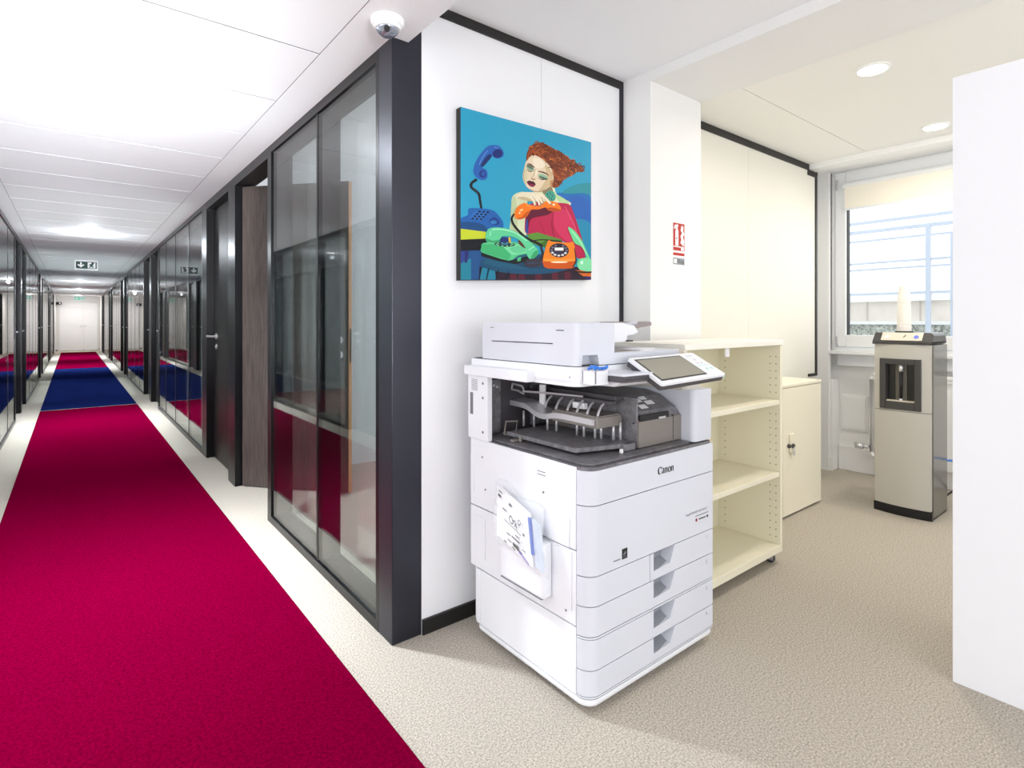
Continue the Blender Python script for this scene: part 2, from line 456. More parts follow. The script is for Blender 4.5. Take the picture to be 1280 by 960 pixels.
wn = [1]; dn = [0]
def glazing(face, sgn, y0, y1, mull):
    """double glazed screen; face = corridor face x, sgn = +1 when the offices are towards +x"""
    wn[0] += 1
    w = struct(empty('window_%d' % wn[0], (face, (y0 + y1) / 2, 0)))
    xa, xb = sorted((face, face + sgn * .126))
    b = MB(); b.ring(xa, xb, y0, y1, 0, ZC, .024, .024, .042, .045)
    b.build('frame', M_fr, w)
    ys = [y0 + .024] + list(mull) + [y1 - .024]
    xi, xj = sorted((face + sgn * .006, face + sgn * .12))
    for m in mull:
        b = MB(); b.box(xi, xj, m - .011, m + .011, .042, ZC - .045); b.build('mullion', M_fr, w)
    for i, (a, c) in enumerate(zip(ys, ys[1:])):
        a += .011 if i else 0; c -= .011 if i < len(ys) - 2 else 0
        for d0 in (.008, .108):
            b = MB(); b.box(*sorted((face + sgn * d0, face + sgn * (d0 + .009))), a + .0005, c - .0005, .0425, ZC - .0455); b.build('pane', M_glass, w)
    return w
def doorway(face, sgn, y0, y1, hy, flip, leaf=True):
    """closed flush door set back in a dark frame"""
    dn[0] += 1
    d = struct(empty('door_%d' % dn[0], (face, (y0 + y1) / 2, 0)))
    xa, xb = sorted((face, face + sgn * .126))
    b = MB(); b.box(xa, xb, y0, y0 + .05, 0, ZC); b.box(xa, xb, y1 - .05, y1, 0, ZC); b.box(xa, xb, y0 + .05, y1 - .05, 2.225, ZC)
    b.build('door_frame', M_fr, d)
    if leaf:
        xf = face + sgn * .06
        b = MB(); b.box(*sorted((xf, xf + sgn * .04)), y0 + .053, y1 - .053, .008, 2.222, .002, 1); b.build('door_leaf', M_wenge, d)
        lever(xf, -sgn, hy, 1.09, flip, d)
    return d
def filler(face, sgn, y0, y1):
    xa, xb = sorted((face, face + sgn * .126))
    b = MB(); b.box(xa, xb, y0, y1, 0, ZC)
    return b

# right side of the corridor
b = MB(); b.box(GX, 1.065, 1.896, 2.014, 0, 2.475, .003)
struct(b.build('trim_corner_post', M_post))
glazing(GX, 1, 2.014, 3.53, [2.722])
od = doorway(GX, 1, 3.53, 4.50, 0, 1, leaf=False)
# its leaf stands open into the office
hp = Vector((1.0, 4.435, 0)); ep = Vector((1.545, 3.772, 0)); dv = (ep - hp).normalized(); nv = Vector((-dv.y, dv.x, 0))
if nv.y > 0: nv = -nv                              # face towards the corridor mouth / camera
def L3(a, n, z): p = hp + dv * a + nv * n; return (p.x, p.y, z)
LW = (ep - hp).length
b = MB(); b.slab([L3(0, -.02, .01), L3(LW - .004, -.02, .01), L3(LW - .004, .02, .01), L3(0, .02, .01)], (0, 0, 2.205)); leaf = b.build('door_leaf', M_wood, od)
b = MB(); b.slab([L3(LW - .004, -.02, .01), L3(LW, -.02, .01), L3(LW, .02, .01), L3(LW - .004, .02, .01)], (0, 0, 2.205)); b.build('edge_band', M_edge, leaf)
b = MB(); b.slab([L3(LW, -.01, .93), L3(LW + .002, -.01, .93), L3(LW + .002, .01, .93), L3(LW, .01, .93)], (0, 0, .24)); b.build('strike_plate', M_ink, leaf)
b = MB()
c0 = hp + dv * (LW - .07)
def N3(n, da=0, z=1.09): p = c0 + dv * da + nv * n; return (p.x, p.y, z)
b.cyl(N3(.02), N3(.033), .027, n=18); b.cyl(N3(.03), N3(.075), .0095, n=10); b.tube([N3(.07), N3(.075, -.02), N3(.075, -.14)], .0095, 10)
b.build('lever_handle', M_chrome, leaf)
b = MB(); b.cyl(N3(.02, 0, .985), N3(.032, 0, .985), .027, n=18); b.cyl(N3(.03, 0, .985), N3(.037, 0, .985), .01, n=10); b.build('lock_rose', M_chrome, leaf)

struct(filler(GX, 1, 4.50, 4.62).build('trim_7', M_fr))
doorway(GX, 1, 4.62, 5.60, 5.42, 1)
struct(filler(GX, 1, 5.60, 5.74).build('trim_8', M_fr))
glazing(GX, 1, 5.74, 9.05, [6.56, 7.5, 8.33])
doorway(GX, 1, 9.05, 10.0, 9.3, -1); struct(filler(GX, 1, 10.0, 10.15).build('trim_9', M_fr)); doorway(GX, 1, 10.15, 11.1, 10.5, -1)
glazing(GX, 1, 11.1, 14.6, [11.95, 12.8, 13.7])
doorway(GX, 1, 14.6, 15.55, 14.85, -1); struct(filler(GX, 1, 15.55, 15.75).build('trim_10', M_fr)); doorway(GX, 1, 15.75, 16.7, 16.0, -1)
glazing(GX, 1, 16.7, 20.3, [17.6, 18.5, 19.4])
doorway(GX, 1, 20.3, 21.25, 20.55, -1); struct(filler(GX, 1, 21.25, 21.45).build('trim_11', M_fr)); doorway(GX, 1, 21.45, 22.4, 21.7, -1)
glazing(GX, 1, 22.4, 25.8, [23.2, 24.1, 24.9])
doorway(GX, 1, 25.8, 26.75, 26.05, -1)
doorway(GX, 1, 26.85, 27.8, 27.6, -1)
b = filler(GX, 1, 27.8, Y_END); struct(b.build('wall_corridor_right', M_plaster))
# left side
glazing(LX, -1, 3.5, 4.0, [])
glazing(LX, -1, 4.0, 5.1, [])
doorway(LX, -1, 5.1, 6.05, 5.85, -1)
glazing(LX, -1, 6.05, 8.9, [7.05, 7.98])
doorway(LX, -1, 8.9, 9.85, 9.1, 1); struct(filler(LX, -1, 9.85, 9.95).build('trim_14', M_fr)); doorway(LX, -1, 9.95, 10.9, 10.2, 1)
glazing(LX, -1, 10.9, 14.8, [11.85, 12.8, 13.8])
doorway(LX, -1, 14.8, 15.75, 15.05, 1); struct(filler(LX, -1, 15.75, 16.0).build('trim_15', M_fr)); doorway(LX, -1, 16.0, 16.95, 16.25, 1)
glazing(LX, -1, 16.95, 20.8, [17.9, 18.9, 19.8])
doorway(LX, -1, 20.8, 21.75, 21.05, 1); struct(filler(LX, -1, 21.75, 22.0).build('trim_16', M_fr)); doorway(LX, -1, 22.0, 22.95, 22.25, 1)
glazing(LX, -1, 22.95, 26.3, [23.8, 24.6, 25.5])
doorway(LX, -1, 26.3, 27.25, 26.55, 1)
struct(filler(LX, -1, 27.25, Y_END).build('wall_corridor_left', M_plaster))
# end wall with white double doors
b = MB(); b.box(-4.7, 5.1, Y_END, Y_END + .1, 0, 2.55); struct(b.build('wall_end', M_plaster))
dd = struct(empty('door_end', (.3, Y_END, 0)))
b = MB(); b.box(-.46, -.42, Y_END - .03, Y_END, 0, 2.06); b.box(.86, .9, Y_END - .03, Y_END, 0, 2.06); b.box(-.42, .86, Y_END - .03, Y_END, 2.02, 2.06); b.build('door_frame', M_plaster, dd)
for x0, x1, hx in ((-.41, .37, .31), (.38, .85, .45)):
    b = MB(); b.box(x0, x1, Y_END - .025, Y_END, .01, 2.015, .003); lf = b.build('door_leaf', M_wall, dd)
    b = MB(); b.cyl((hx, Y_END - .025, 1.05), (hx, Y_END - .07, 1.05), .012); b.cyl((hx - .05, Y_END - .07, 1.05), (hx + .05, Y_END - .07, 1.05), .011); b.build('lever_handle', M_chrome, lf)
b = MB(); b.box(-.62, .93, Y_END - .012, Y_END, 0, .06); struct(b.build('baseboard_end', M_gap))

# office partitions, outer walls
b = MB()
for y in (4.56, 10.075, 15.65, 21.35, 26.8): b.box(1.066, 4.98, y - .04, y + .04, 0, 2.5)
struct(b.build('wall_office_right', M_wall))
b = MB()
for y in (3.55, 9.9, 15.87, 21.87, 27.3): b.box(-4.6, -.657, y - .04, y + .04, 0, 2.5)
struct(b.build('wall_office_left', M_wall))
b = MB()
b.box(4.99, 5.1, 2.05, Y_END, 0, .98); b.box(4.99, 5.1, 2.05, Y_END, 2.25, 2.55)
for y in (2.05, 4.4, 5.8, 8.9, 10.0, 11.3, 14.4, 15.6, 16.9, 20.1, 21.3, 22.5, 25.6, 27): b.box(4.99, 5.1, y, y + .12, .98, 2.25)
struct(b.build('wall_outer_right', M_plaster))
b = MB()
b.box(-4.7, -4.6, 3.5, Y_END, 0, .98); b.box(-4.7, -4.6, 3.5, Y_END, 2.25, 2.55)
for y in (3.5, 6.0, 8.8, 9.9, 10.9, 14.7, 15.8, 17.2, 20.6, 22.9, 26.2, 27.3): b.box(-4.7, -4.6, y, y + .12, .98, 2.25)
struct(b.build('wall_outer_left', M_plaster))

# ------------------------------------------------------------------ carpet runners in the corridor
def runner(y0, y1, m, label):
    b = MB(); b.box(-.338, .752, y0, y1, 0, .007, .002, 1)
    return tag(b.build('carpet_runner', m, origin=(.207, (y0 + y1) / 2, 0)), label, 'carpet')
runner(-3.0, 9.79, M_red, 'long crimson carpet runner filling the foreground of the corridor')
runner(9.87, 18.2, M_blue, 'navy blue carpet runner between the two crimson ones')
runner(18.28, 27.9, M_red, 'crimson carpet runner at the far end by the white end doors')
# ------------------------------------------------------------------ ceiling lamps, signs, camera
def downlight(x, y, z, label, grp, glow, power, color, r=.062, up=0):
    t = thing('recessed_downlight', (x, y, z), label, 'ceiling light', grp)
    b = MB(); b.lathe([(r + .014, 0), (r + .014, -.004), (r, -.008), (r, -.002)], (x, y, z), 32); b.build('trim_ring', M_whitep, t)
    b = MB(); b.lathe([(r - .001, -.003), (r - .004, -.0085), (.01, -.010)], (x, y, z), 32); b.build('lens', glow, t)
    d = bpy.data.lights.new('lamp', 'AREA'); d.shape = 'DISK'; d.size = 2 * r; d.energy = power; d.color = color; d.spread = math.radians(125 if up > 4 else 170)
    l = bpy.data.objects.new('lamp', d); COL.objects.link(l); l.parent = t; l.location = (0, 0, -.02)
    if up:
        d = bpy.data.lights.new('ceiling_fill', 'POINT'); d.shadow_soft_size = .03; d.energy = up; d.color = color  # extra point light added below the lens to brighten the surrounding ceiling
        l = bpy.data.objects.new('ceiling_fill', d); COL.objects.link(l); l.parent = t; l.location = (0, 0, -.075)
    return t
CW = (.86, .93, 1.0); WC0 = (1.0, .95, .90)
for i, (y, lab) in enumerate(((3.07, 'glowing round downlight in the plank ceiling nearest the camera'),
                              (8.41, 'glowing round downlight in the ceiling before the exit sign'),
                              (18.65, 'glowing round downlight past the green exit sign, over the end of the blue carpet'),
                              (23.4, 'glowing round downlight farthest away, before the white end doors'))):
    downlight(.17, y, ZC, lab, 'corridor downlights', M_lamp, 44, CW, .085, 16)
downlight(.2, 28.2, ZC, 'glowing round downlight right in front of the white end doors', 'corridor downlights', M_lamp, 15, WC0, .085, 3)
WC = (1.0, .925, .80)
downlight(3.01, .985, 2.437, 'round glowing downlight in the cream ceiling, the nearer one', 'pantry downlights', M_lampw, 6.5, WC)
downlight(4.2, 1.03, 2.437, 'round glowing downlight in the cream ceiling close to the window', 'pantry downlights', M_lampw, 6.5, WC)

# dome security camera under the soffit
cx, cy = .874, 1.80
t = thing('security_camera', (cx, cy, ZC), 'white dome security camera under the ceiling above the dark corner post', 'security camera')
b = MB(); b.lathe([(.058, 0), (.058, -.012), (.054, -.022), (.046, -.026), (.044, -.010)], (cx, cy, ZC), 36); b.build('housing', M_whitep, t)
b = MB(); b.lathe([(.043, -.022)] + [(.043 * math.cos(a), -.022 - .04 * math.sin(a)) for a in [i * PI / 16 for i in range(1, 8)]] + [(.004, -.062)], (cx, cy, ZC), 32)
b.build('dome', mat('smoky_dome', (150, 155, 168), .08, metal=.6), t)
b = MB(); b.lathe([(.0435, -.026), (.0475, -.026), (.046, -.036), (.041, -.036)], (cx, cy, ZC), 32); b.build('dome_ring', M_whitep, t)
b = MB(); b.cyl((cx - .012, cy - .022, ZC - .04), (cx - .022, cy - .042, ZC - .056), .011, .010); b.build('lens', M_ink, t)

# exit sign hanging in the corridor
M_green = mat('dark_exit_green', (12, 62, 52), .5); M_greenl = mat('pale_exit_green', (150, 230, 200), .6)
def exit_sign(x, y, z, w, h, label, field, mark):
    t = thing('exit_sign', (x, y, z), label, 'exit sign')
    b = MB(); b.box(x - w / 2, x + w / 2, y, y + .025, z, z + h, .004); b.build('sign_body', M_whitep, t)
    b = MB(); b.box(x - w * .45, x + w * .45, y - .003, y, z + h * .14, z + h * .86)
    b.build('sign_face', field, t)
    yy = y - .0045; X = lambda u: x - w * .45 + u * w * .9; Z = lambda v: z + h * (.14 + .72 * v)
    b = MB()
    ar = [(.20, .88), (.28, .88), (.28, .5), (.36, .62), (.41, .52), (.24, .14), (.07, .52), (.12, .62), (.20, .5)]
    b.slab([(X(u), yy, Z(v)) for u, v in ar], (0, .001, 0))
    b.slab([(X(u), yy, Z(v)) for u, v in ((.56, .08), (.94, .08), (.94, .92), (.56, .92))], (0, .001, 0))
    b.slab([(X(u), yy - .002, Z(v)) for u, v in ((.66, .66), (.76, .72), (.84, .6), (.79, .42), (.86, .28), (.81, .14), (.76, .3), (.66, .16), (.61, .22), (.71, .42), (.62, .52))], (0, .001, 0), mi=1)
    b.cyl((X(.80), yy - .002, Z(.80)), (X(.80), yy - .001, Z(.80)), .018 * w / .3, n=14, mi=1)
    b.build('pictogram', [mark, field], t)
    for sx in (-.3, .3):
        b = MB(); b.cyl((x + w * sx, y + .012, z + h), (x + w * sx, y + .012, ZC), .004); b.build('hanger', M_chrome, t)
exit_sign(.19, 11.75, 2.09, .31, .165, 'dark green exit sign with arrow and running figure hanging from corridor ceiling', M_green, M_whitep)
exit_sign(.22, 26.2, 2.0, .34, .17, 'pale green exit sign hanging far away above the white end doors', M_greenl, M_whitep)
t = thing('door_closer', (-.5, 29.2, 2.0), 'small black wall box beside the left top corner of white end doors', 'wall fitting')
b = MB(); b.box(-.51, -.33, 29.26, 29.398, 1.92, 2.02, .006); b.build('body', M_ink, t)
b = MB(); b.cyl((-.39, 29.255, 1.97), (-.39, 29.262, 1.97), .03, n=16); b.build('eye', M_whitep, t)

# fire extinguisher sign on the column
FY = 1.717
def col_pt(u, v, off=0.0):
    """pixel of the photograph -> point on the column face"""
    dx = (u - 640) / FPX; fx = math.sin(YAW) + dx * math.cos(YAW); fy = math.cos(YAW) - dx * math.sin(YAW); fz = (HOR - v) / FPX
    k = (FY - off) / fy
    return (k * fx, FY - off, CAM_H + k * fz)
p0 = col_pt(841, 278); p1 = col_pt(855, 314)
sx0, sx1, sz1, sz0 = p0[0], p1[0], p0[2], 1.515
t = thing('fire_extinguisher_sign', ((sx0 + sx1) / 2, FY, (sz0 + sz1) / 2), 'small red and white fire extinguisher sign on the white column', 'sign')
b = MB(); b.box(sx0 - .004, sx1 + .004, FY - .002, FY, sz0 - .003, sz1 + .003); b.build('sign_plate', M_whitep, t)
M_sred = mat('sign_red', (182, 28, 20), .5); M_sgr = mat('sign_grey', (150, 156, 166), .6)
sw, sh = sx1 - sx0, sz1 - sz0
SP = lambda u, v, o=.003: (sx0 + sw * u, FY - o, sz0 + sh * v)
def srect(b, u0, v0, u1, v1, o=.003, mi=0): b.slab([SP(u0, v0, o), SP(u1, v0, o), SP(u1, v1, o), SP(u0, v1, o)], (0, .0005, 0), mi)
b = MB(); srect(b, 0, .35, 1, 1); srect(b, 0, .235, 1, .30); srect(b, .0, .02, 1, .18, mi=2)
srect(b, .17, .47, .44, .82, .004, 1); b.slab([SP(*q, .004) for q in ((.2, .82), (.41, .82), (.36, .9), (.42, .93), (.4, .97), (.12, .95), (.05, .86), (.1, .85), (.22, .9))], (0, .0005, 0), 1)
fl = [(.62, .54), (.9, .46), (.95, .6), (.84, .68), (.97, .76), (.86, .84), (.9, .93), (.72, .96), (.64, .84), (.76, .78), (.62, .7), (.7, .62)]
b.slab([SP(*q, .004) for q in fl], (0, .0005, 0), 1)
srect(b, 0, .43, .66, .455, .004, 1); srect(b, .68, .36, .92, .45, .004, 1); b.cyl(SP(.28, .64, .0045), SP(.28, .64, .004), .006, n=12, mi=2)
srect(b, .05, .05, .3, .15, .004, 1); srect(b, .36, .05, .62, .15, .004, 3); srect(b, .66, .04, .95, .13, .004, 3)
b.build('pictogram', [M_sred, M_whitep, M_sgr, M_inkg], t)

# ------------------------------------------------------------------ printer
X0, X1, YF, YB = 1.23, 1.915, 1.165, 1.78
prn = thing('office_printer', (1.57, 1.47, 0), 'large white multifunction office printer with paper drawers and grey output tray', 'printer')
b = MB()
for cx_ in (1.30, 1.85):
    for cy_ in (1.26, 1.70): b.cyl((cx_ - .012, cy_, .016), (cx_ + .012, cy_, .016), .0158, n=16)
b.box(1.27, 1.88, 1.22, 1.74, .016, .05)
b.build('caster_base', M_ink, prn)
R = .05
b = MB(); b.prism(rect_round(X0, X1, YF, 1.74, (R, .02, 0, 0), 8), .026, .05, bev=.012); b.build('base_skirt', M_white, prn)
# body behind the drawers, with its left side panels
b = MB(); b.box(X0 + .012, X1 - .004, 1.215, 1.76, .05, .76); b.build('body', M_pgap, prn)
def side(name, y0, y1, z0, z1, x=X0, m=M_white, th=.014):
    b = MB(); b.box(x, x + th, y0, y1, z0, z1, .003); return b.build(name, m, prn)
side('side_panel', 1.218, 1.735, .052, .262)
side('side_panel', 1.735, 1.762, .052, .262)
side('side_panel', 1.218, 1.80, .266, .50)
side('side_panel', 1.218, 1.80, .504, .764)
for q in ((1.235, 1.31, .31, .495), (1.245, 1.345, .505, .60), (1.70, 1.77, .31, .47), (1.772, 1.796, .56, .70)):
    b = MB(); b.box(X0 - .003, X0 - .0003, *q, .001, 1); b.build('side_cover', M_white, prn)
b = MB()
for z in (.705, .716): b.box(X0 - .001, X0 - .0003, 1.36, 1.40, z, z + .0022)
b.build('side_marking', M_inkg, prn)
for yy, zz in ((1.37, .65), (1.70, .58), (1.72, .70), (1.262, .30)):
    b = MB(); b.cyl((X0 - .0015, yy, zz), (X0 - .0002, yy, zz), .004, n=10); b.build('screw', M_inkg, prn)
b = MB(); b.box(X1 - .012, X1, 1.218, 1.78, .052, .764, .003); b.build('side_panel', M_white, prn)
b = MB(); b.box(X0 + .0145, X1 - .0125, 1.762, 1.785, .052, .766); b.build('back_panel', M_white, prn)

def front(name, z0, z1, x0=X0, x1=X1, pull=False, left_round=True):
    b = MB()
    xs = X0 + R if left_round else x0
    if left_round: b.prism(rect_round(x0, xs, YF, 1.2135, (R, 0, 0, 0), 10), z0, z1, smooth=True)
    if pull:
        pa, pb, ph = 1.551, 1.672, min(.062, (z1 - z0) * .62)
        b.prism([(xs, z0), (x1 - .003, z0), (x1, z0 + .003), (x1, z1 - .003), (x1 - .003, z1), (pb, z1), (pb - .028, z1 - ph), (pa, z1 - ph - .006), (pa, z1), (xs, z1)], YF, 1.2135, axis='y')
    else:
        b.prism([(xs, z0), (x1, z0), (x1, z1), (xs, z1)], YF, 1.2135, axis='y')
    bmesh.ops.remove_doubles(b.bm, verts=b.bm.verts, dist=.0002)
    seen = {}
    for f in b.bm.faces: seen.setdefault(frozenset(v.index for v in f.verts), []).append(f)
    b.bm.verts.index_update()
    seen = {}
    for f in b.bm.faces: seen.setdefault(frozenset(v.index for v in f.verts), []).append(f)
    bmesh.ops.delete(b.bm, geom=[f for l in seen.values() if len(l) > 1 for f in l], context='FACES')
    d = b.build(name, M_white2, prn)
    if pull:
        b = MB(); b.prism([(YF + .002, z1 - ph - .004), (YF + .045, z1 - ph + .01), (YF + .045, z1 + .0005), (YF + .05, z1 + .0005), (YF + .05, z1 - ph - .005), (YF + .002, z1 - ph - .005)], pa + .001, pb - .002, axis='x')
        b.build('drawer_pull', mat('pull_grey', (150, 153, 160), .4), d)
    return d
front('base_rail', .0535, .058)
dr4 = front('paper_drawer', .0605, .1385, pull=True)
dr3 = front('paper_drawer', .1415, .2345, pull=True)
front('rail', .2370, .2425)
dr2 = front('paper_drawer', .2455, .3355, pull=True)
front('waste_cover', .3385, .4285, x1=1.529)
dr1 = front('paper_drawer', .3385, .4285, x0=1.532, pull=True, left_round=False)
big = front('front_cover', .4315, .6475)
up = front('upper_front_panel', .6505, .757)
fp = lambda x0, z0, y=YF - .0006: (lambda x, z: (x0 + x, y, z0 + z))
for d, n, z in ((dr1, '1', .402), (dr2, '2', .308), (dr3, '3', .208), (dr4, '4', .112)):
    b = MB(); add_text(b, n, .018, fp(1.868, z)); b.build('drawer_number', M_inkg, d)
# small print on the front cover
b = MB(); add_text(b, 'imageRUNNER ADVANCE', .0122, fp(1.738, .512)); b.build('lettering', M_inkg, big)
b = MB()
b.box(1.80, 1.885, YF - .0006, YF, .4985, .5015); b.box(1.822, 1.866, YF - .0006, YF, .483, .487, mi=1)
b.cyl((1.806, YF - .0008, .485), (1.806, YF, .485), .006, n=14, mi=2); b.cyl((1.878, YF - .0008, .485), (1.878, YF, .485), .005, n=14, mi=1)
b.build('emblem', [M_inkg, M_ink, mat('emblem_red', (150, 30, 50), .5)], big)
b = MB(); b.box(1.386, 1.412, YF - .0008, YF, .452, .485); b.box(1.345, 1.378, YF - .0006, YF, .4545, .458, mi=2)
b.slab([(1.389, YF - .0012, .466), (1.401, YF - .0012, .476), (1.408, YF - .0012, .471), (1.397, YF - .0012, .463)], (0, .0003, 0), 1)
b.box(1.389, 1.409, YF - .0012, YF - .0008, .4575, .4595, mi=1)
b.build('energy_label', [M_ink, M_inkg, M_inkg], big)

# maker's wordmark: strokes of changing width, as on the panel
def stroke2(b, pts, ws, place, mi=0, k=6, bold=1.0):
    c = crom([(*p, w * bold) for p, w in zip(pts, ws)], k, closed=False)
    Ls, Rs = [], []
    for i, (x, y, w) in enumerate(c):
        a = c[max(i - 1, 0)]; d = c[min(i + 1, len(c) - 1)]
        tx, ty = d[0] - a[0], d[1] - a[1]; l = math.hypot(tx, ty) or 1
        Ls.append((x - ty / l * w / 2, y + tx / l * w / 2)); Rs.append((x + ty / l * w / 2, y - tx / l * w / 2))
    for i in range(len(c) - 1):
        q = [Ls[i], Ls[i + 1], Rs[i + 1], Rs[i]]
        f = b.bm.faces.new([b.bm.verts.new(place(*p)) for p in q]); f.material_index = mi
b = MB(); u = .0252; P0 = fp(1.572, .693)
PL = lambda x, y: P0(x * u * 1.03 + y * .0015, y * u)
def let_n(x):
    stroke2(b, [(x + .1, .68), (x + .12, .4), (x + .12, 0)], [.14, .15, .15], PL, bold=1.35)
    stroke2(b, [(x + .15, .52), (x + .3, .68), (x + .46, .55), (x + .47, .3), (x + .47, 0)], [.05, .1, .14, .15, .15], PL, bold=1.35)
    stroke2(b, [(x, .64), (x + .12, .68)], [.06, .08], PL, bold=1.35); stroke2(b, [(x + .03, .02), (x + .21, .02)], [.05, .05], PL, bold=1.35); stroke2(b, [(x + .38, .02), (x + .56, .02)], [.05, .05], PL, bold=1.35)
stroke2(b, [(.80, .78), (.66, .93), (.44, .95), (.22, .78), (.15, .48), (.26, .14), (.52, .02), (.78, .16)], [.2, .1, .07, .16, .22, .18, .09, .03], PL, bold=1.35)
stroke2(b, [(.80, .95), (.78, .7)], [.05, .09], PL, bold=1.35)
stroke2(b, [(.98, .58), (1.14, .7), (1.34, .6), (1.36, .3), (1.38, .05), (1.5, .04)], [.12, .09, .14, .15, .12, .05], PL, bold=1.35)
stroke2(b, [(1.34, .4), (1.1, .34), (.98, .18), (1.1, .04), (1.3, .12)], [.05, .1, .14, .1, .05], PL, bold=1.35)
let_n(1.58)
stroke2(b, [(2.58, .7), (2.4, .6), (2.34, .35), (2.42, .08), (2.58, 0)], [.05, .13, .16, .13, .05], PL, bold=1.35)
stroke2(b, [(2.58, 0), (2.76, .08), (2.83, .35), (2.76, .6), (2.58, .7)], [.05, .12, .16, .13, .05], PL, bold=1.35)
let_n(2.96)
b.build('wordmark', M_ink, up)

# dark output deck with a rim
b = MB(); b.prism(rect_round(X0 + .004, X1 - .006, YF + .004, 1.775, (R, .01, 0, 0), 8), .758, .766, mi=0)
b.prism(rect_round(X0 + .02, X1 - .12, YF + .018, 1.765, (R - .01, .01, 0, 0), 8), .766, .774, mi=0, bev=.006)
b.build('output_deck', M_dk, prn)
# cavity walls
b = MB(); b.box(X0 + .012, 1.86, 1.755, 1.785, .766, 1.012); b.box(1.84, 1.86, 1.30, 1.755, .766, 1.012); b.build('cavity_wall', M_dk2, prn)
b = MB(); b.box(X0 + .02, 1.34, 1.745, 1.754, .776, .99, .004); b.build('rear_liner', M_dk, prn)
b = MB(); b.box(1.50, 1.60, 1.742, 1.754, .79, .99); b.build('rear_liner', M_dk, prn)
for zz, xx in ((.955, 1.262), (.955, 1.282), (.945, 1.27), (.968, 1.30), (.962, 1.315), (.87, 1.27), (.84, 1.28)):
    b = MB(); b.cyl((xx, 1.738, zz), (xx, 1.7445, zz), .005, n=10); b.build('liner_screw', M_sil, prn)
# rear left column cover and right pillar
b = MB(); b.box(X0 - .012, X0 + .012, 1.672, 1.80, .767, 1.014, .003)
b.box(X0 - .0125, X0 - .0115, 1.765, 1.785, .86, .945, mi=1)
for zz in (.80, .93, .985): b.cyl((X0 - .0135, 1.70, zz), (X0 - .011, 1.70, zz), .005, n=10, mi=1)
for k in range(9): b.box(X0 - .0128, X0 - .0118, 1.735, 1.775, .955 + k * .005, .9565 + k * .005, mi=2)
b.build('rear_column_cover', [M_white, M_inkg, M_inkg], prn)
b = MB(); b.box(X0, X1, 1.782, 1.80, .767, 1.014); b.box(1.86, X1, 1.30, 1.785, .766, 1.0, .004); b.build('rear_frame', M_white, prn)
b = MB(); b.prism(rect_round(1.80, X1, YF + .004, 1.64, (.022, .006, 0, 0), 8), .770, .965, bev=.006, smooth=True); b.build('right_pillar', M_white2, prn)
b = MB(); b.prism(rect_round(1.795, 1.895, YF + .04, 1.62, (.02, .006, 0, 0), 8), .960, 1.016, smooth=True); b.build('pillar_neck', mat('neck_beige', (206, 202, 192), .45), prn)

# scanner unit and document feeder
SX0, SX1, SY0, SY1 = 1.235, 1.815, 1.222, 1.80
b = MB(); b.prism(rect_round(SX0, SX1, SY0, SY1, (.035, .02, 0, 0), 8), 1.030, 1.0755, smooth=True)
b.prism(rect_round(SX0 + .006, SX1 - .004, SY0 + .006, SY1, (.035, .02, 0, 0), 8), 1.012, 1.030, smooth=True); b.build('scanner_body', M_white, prn)
b = MB(); b.box(1.20, 1.262, 1.424, 1.805, 1.013, 1.051, .005); b.build('scanner_ledge', M_white, prn)
b = MB()
for k in range(3): b.box(1.285, 1.300, SY0 - .001, SY0, 1.037 + k * .008, 1.041 + k * .008)
b.build('vent_mark', M_ink, prn)
b = MB(); b.prism(rect_round(SX0 + .008, SX1 - .008, SY0 + .008, SY1 - .008, (.03, .02, 0, 0), 8), 1.0755, 1.0785); b.build('lid_gap', M_pgap, prn)
AX0, AXH, AY0, AY1 = 1.24, 1.42, 1.226, 1.745
b = MB(); b.prism(rect_round(AX0, AX0 + .017, AY0, AY1, (.017, 0, 0, .017), 8), 1.0785, 1.216, smooth=True)
b.prism([(AX0 + .0169, 1.0785), (1.264, 1.0785), (1.268, 1.112), (1.338, 1.112), (1.346, 1.0785), (AXH, 1.0785), (AXH, 1.216), (AX0 + .0169, 1.216)], AY0, AY0 + .04, axis='y')
b.box(AX0 + .0169, AXH, AY0 + .04, AY1, 1.0785, 1.216)
feeder = b.build('document_feeder', M_white2, prn)
b = MB(); b.box(AX0 - .001, AX0 + .001, 1.335, 1.672, 1.1455, 1.149); b.box(AX0 - .001, AX0 + .001, 1.282, 1.318, 1.190, 1.193); b.box(AX0 - .001, AX0 + .001, 1.66, 1.68, 1.197, 1.199); b.build('feeder_slot', M_pgap, feeder)
b = MB(); b.box(SX0 - .0008, SX0 + .001, 1.25, 1.252, 1.04, 1.046); b.build('scanner_mark', M_inkg, prn)
b = MB(); b.prism(rect_round(1.421, SX1 - .012, AY0 + .002, AY1, (0, .02, .02, 0), 6), 1.0785, 1.115, smooth=True)
for v in b.bm.verts:
    if v.co.z > 1.11: v.co.z += (v.co.y - AY0) * .012
b.build('lid', M_white2, prn)
b = MB(); b.prism([(1.43, 1.114), (1.70, 1.114), (1.60, 1.117), (1.47, 1.126), (1.42, 1.128)], 1.262, 1.70, axis='y', mi=0)
b.prism([(1.50, 1.1145), (1.735, 1.1145), (1.735, 1.120), (1.50, 1.120)], 1.30, 1.66, axis='y', mi=1)
b.build('feeder_exit_tray', [M_taupe, M_white], prn)
b = MB(); b.prism([(AXH, 1.140), (1.555, 1.148), (1.566, 1.158), (1.562, 1.21), (1.55, 1.2155), (AXH, 1.216)], 1.29, 1.70, axis='y', bev=.004); b.build('feeder_throat', M_white, prn)
b = MB(); b.prism([(1.562, 1.162), (1.65, 1.170), (1.68, 1.180), (1.655, 1.206), (1.562, 1.214)], 1.33, 1.68, axis='y', bev=.004); b.build('feeder_chute', M_white, prn)
